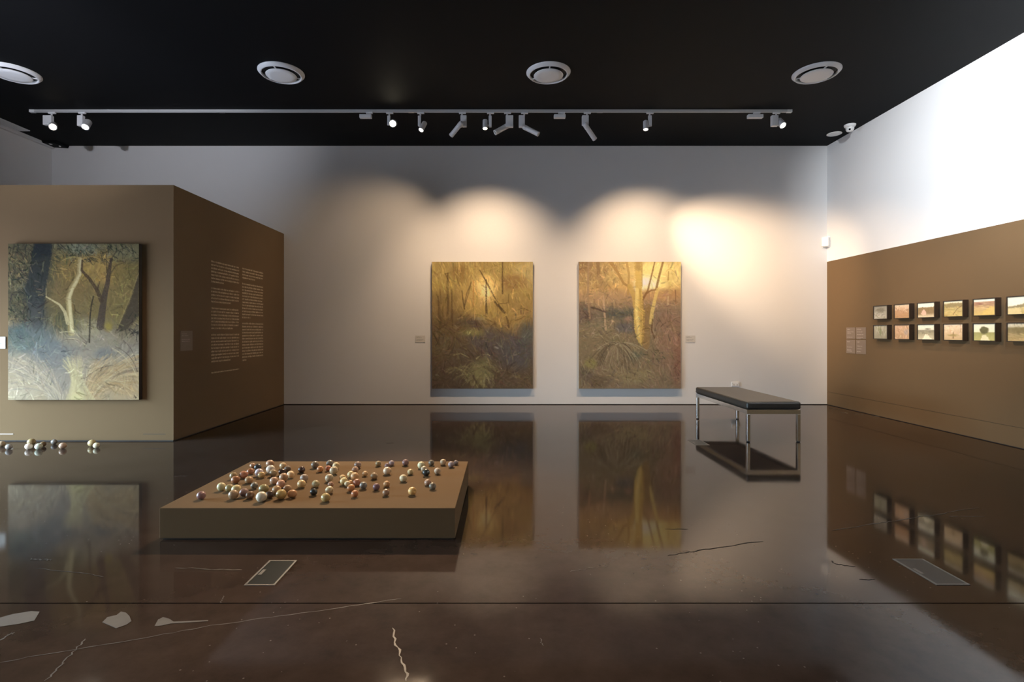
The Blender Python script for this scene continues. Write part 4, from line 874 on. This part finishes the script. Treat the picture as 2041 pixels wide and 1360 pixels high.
def head_parts(e, M, r_, ln, lens, rim=True, fins=False):
    prof = [(r_ * .55, ln * .5), (r_ * .92, ln * .47), (r_, ln * .42), (r_, -ln * .42), (r_ * 1.04, -ln * .44), (r_ * 1.04, -ln * .5), (r_ * .86, -ln * .5), (r_ * .8, -ln * .42)]
    h = MB().lathe(prof, 28, M=M, cap1=False).build('head', M_FIX, e)
    MB().lathe([(r_ * .80, -ln * .44), (r_ * .5, -ln * .455), (.001, -ln * .46)], 24, M=M, cap0=True).build('lens', lens, h)
    if fins:
        for k in range(3): MB().lathe([(r_ * 1.05, ln * (.40 - .07 * k)), (r_ * 1.05, ln * (.37 - .07 * k))], 24, M=M).build('cooling_fin', M_FIX, h)
    return h
def track_head(px, style, base_px, lens_px, dy, r_, ln, label, lens, beam=None, arm=None):
    """px: adapter pixel; style; head centre pixel; direction in image + depth component dy"""
    X = tX(px); e = empty('track_spotlight', (X, TY, ZT)); yaw = 0
    MB().bevbox(-.045, .055, -.016, .016, -.022, 0, .004).build('adapter', M_FIX, e)
    MB().lathe([(.012, -.022), (.012, -.048)], 12).build('stem', M_FIX, e)
    hc = Vector((tX(base_px[0]) - X, 0, tZ(base_px[1]) - ZT)); ld = Vector((tX(lens_px[0]) - tX(base_px[0]), 0, tZ(lens_px[1]) - tZ(base_px[1])))
    ax0, ax1, ay0, ay1 = [(tX(arm[0]) - X), (tX(arm[1]) - X), tZ(arm[3]) - ZT, tZ(arm[2]) - ZT]
    d = Vector((ld.x, dy * ld.length, ld.z)).normalized()
    off = Vector((0, 0, 0))
    dw = .055 if style == 'box' else .026
    bx = MB().bevbox(ax0, ax1, -dw / 2, dw / 2, ay0, max(ay1, -.05) if ay1 < -.05 else -.046, .006).build('driver_box' if style == 'box' else 'arm', M_FIX, e)
    MB().lathe([(.014, -dw / 2 - .012), (.014, dw / 2 + .012)], 14, M=Matrix.Translation(((ax0 + ax1) / 2, 0, ay0 + .018)) @ Matrix.Rotation(R(90), 4, 'X')).build('pivot_knob', M_FIX, e)
    c = hc + off
    M = Matrix.Translation(c) @ frame_to(d)
    hd = head_parts(e, M, r_, ln, lens, fins=(ln > .2))
    # yoke that ties head to arm
    p0 = Vector(((ax0 + ax1) / 2, 0, ay0 + .018)); v = c - p0
    if v.length > .02:
        Mv = Matrix.Translation(p0) @ v.to_track_quat('Z', 'Y').to_matrix().to_4x4()
        MB().lathe([(.012, 0), (.012, v.length)], 12, M=Mv).build('yoke', M_FIX, e)
    if beam:
        tgt, power, col, size, blend, soft = beam
        lp = c + d * (ln * .5 + .012); gd = (Vector(tgt) - (Vector((X, TY, ZT)) + lp)) if tgt is not None else d
        add_light(e, Matrix.Translation(lp) @ frame_to(gd), gd, power, col, size, blend, soft)
    tag(e, label, 'spotlight', 'spotlights on the ceiling track')
    return e
def receiver(px0, px1, adp, label):
    X = tX(adp); e = empty('track_adapter_box', (X, TY, ZT))
    MB().bevbox(-.045, .05, -.016, .016, -.022, 0, .004).build('adapter', M_FIX, e); MB().lathe([(.011, -.022), (.011, -.036)], 12).build('stem', M_FIX, e)
    MB().bevbox(tX(px0) - X, tX(px1) - X, -.03, .03, -.086, -.036, .007).build('housing', M_FIX, e)
    tag(e, label, 'adapter box', 'small boxes on the ceiling track')
P = 1.0
track_head(103, 'box', (105.5, 251), (113, 258), -.9, .048, .13, 'leftmost spotlight on the track, lit and pointing right', E_WARM, ((-5.2, 3.6, .2), 120, WARM, 60, .8, .04), (88, 105, 231, 250))
track_head(163, 'box', (173, 248), (175, 257), -.8, .048, .15, 'second spotlight from left, lit, above the partition', E_COOL, ((-4.0, 3.2, 0), 120, NEUTRAL, 60, .8, .04), (156, 167, 232, 252))
track_head(776, 'arm', (784, 246), (785, 252), -2.2, .050, .13, 'brightest spotlight, shining toward the viewer over the plinth', E_STAR, ((-.85, 3.75, .15), 1250, WARM, 40, 1, .03), (772, 778, 232, 250))
track_head(838, 'arm', (843, 252), (839, 264), -.5, .037, .16, 'lit spotlight right beside the brightest one', E_COOL, ((-.6, 3.8, .1), 380, WARM, 40, .8, .03), (833, 839, 232, 252))
track_head(921, 'box', (910, 257), (893, 270), .75, .034, .27, 'long spotlight tilted down-left, left of the closely set trio', M_LENSOFF, ((-2.9, YB, 1.8), 120, WARM, 84, 1, .05), (918, 930, 233, 253))
track_head(977, 'arm', (967, 248), (967, 259), -.25, .036, .14, 'short vertical lit spotlight in the middle of the track', E_WARM, ((-.3, YB, 1.3), 400, WARM, 100, 1, .05), (974, 980, 232, 254))
track_head(1011, 'box', (1000, 257), (986, 266), -.2, .036, .24, 'long spotlight tilted down-left, between the vertical one and its mirror twin', M_LENSOFF, ((PX, 7.7, 1.5), 26, WARM, 24, .9, .03), (1008, 1023, 232, 254))
track_head(1045, 'box', (1058, 260), (1075, 270), -.2, .034, .26, 'long spotlight tilted down-right above the gap between the paintings', M_LENSOFF, ((XR, 6.3, .8), 520, WARM, 46, .9, .03), (1034, 1046, 232, 254))
track_head(1170, 'box', (1175, 262), (1192, 277), .75, .034, .30, 'long spotlight tilted down-right above the sunset painting', M_LENSOFF, ((4.6, YB, 2.3), 1100, WARM, 40, 1, .05), (1160, 1173, 231, 250))
track_head(1295, 'arm', (1287, 250), (1286.5, 260), -.25, .036, .14, 'short vertical lit spotlight right of the sunset painting', E_COOL, ((2.5, YB, 1.3), 420, WARM, 100, 1, .05), (1292, 1299, 230, 252))
track_head(1547, 'box', (1556, 245), (1558, 254), -.8, .046, .14, 'rightmost spotlight on the track, brightly lit', E_COOL, ((4.3, 8.3, .8), 300, WARM, 110, 1, .05), (1537, 1550, 231, 252))
receiver(717, 741, 736, 'small box on the track left of the brightest spotlight')
receiver(1104, 1127, 1119, 'small box on the track between the two down-right spotlights')
receiver(1490, 1520, 1508, 'small box near the right end of the track')

NTY = 2.4
# second track nearer the viewer, above the top edge of the view
make_track(NTY, -5.5, 4.6, 'lighting track overhead nearer the viewer')
def near_head(x, tgt, power, col, size, blend, label, soft=.03, drop=.14):
    e = empty('track_spotlight', (x, NTY, ZT))
    MB().bevbox(-.045, .055, -.016, .016, -.022, 0, .004).build('adapter', M_FIX, e); MB().lathe([(.012, -.022), (.012, -drop + .04)], 12).build('stem', M_FIX, e)
    c = Vector((0, 0, -drop)); d = (Vector(tgt) - Vector((x, NTY, ZT - drop))).normalized()
    head_parts(e, Matrix.Translation(c) @ frame_to(d), .045, .15, E_COOL)
    add_light(e, Matrix.Translation(c + d * .09) @ frame_to(d), d, power, col, size, blend, soft)
    tag(e, label, 'spotlight', 'spotlights on the near track')
near_head(2.6, (XR, 5.1, 3.6), 2600, COOL, 62, 1, 'overhead spotlight washing the white upper right wall')
near_head(3.9, (XR, 6.35, 1.36), 420, WARM, 26, .7, 'overhead spotlight aimed at the small framed pictures')
near_head(-3.9, (-4.8, PY, .45), 150, WARM, 36, .8, 'overhead spotlight aimed at the partition painting')
near_head(1.2, (XR, 1.4, 3.2), 3800, COOL, 80, .9, 'added unseen fill lamp bouncing light off the near right wall')  # added fill lamp out of view: bounce off this wall brightens the room
near_head(-1.6, (-1.4, 1.9, 0), 100, WARM, 125, 1, 'added unseen fill lamp pointing down in front of the plinth')  # added flood out of view, lifts the plinth front and near floor
near_head(-4.2, (-5.6, YB, 4.6), 430, (.88, .90, 1.0), 50, 1, 'added unseen fill lamp for the top of the far left corner', .05, 1.0)  # added lamp brightening the upper left walls; long stem keeps head shadows off them
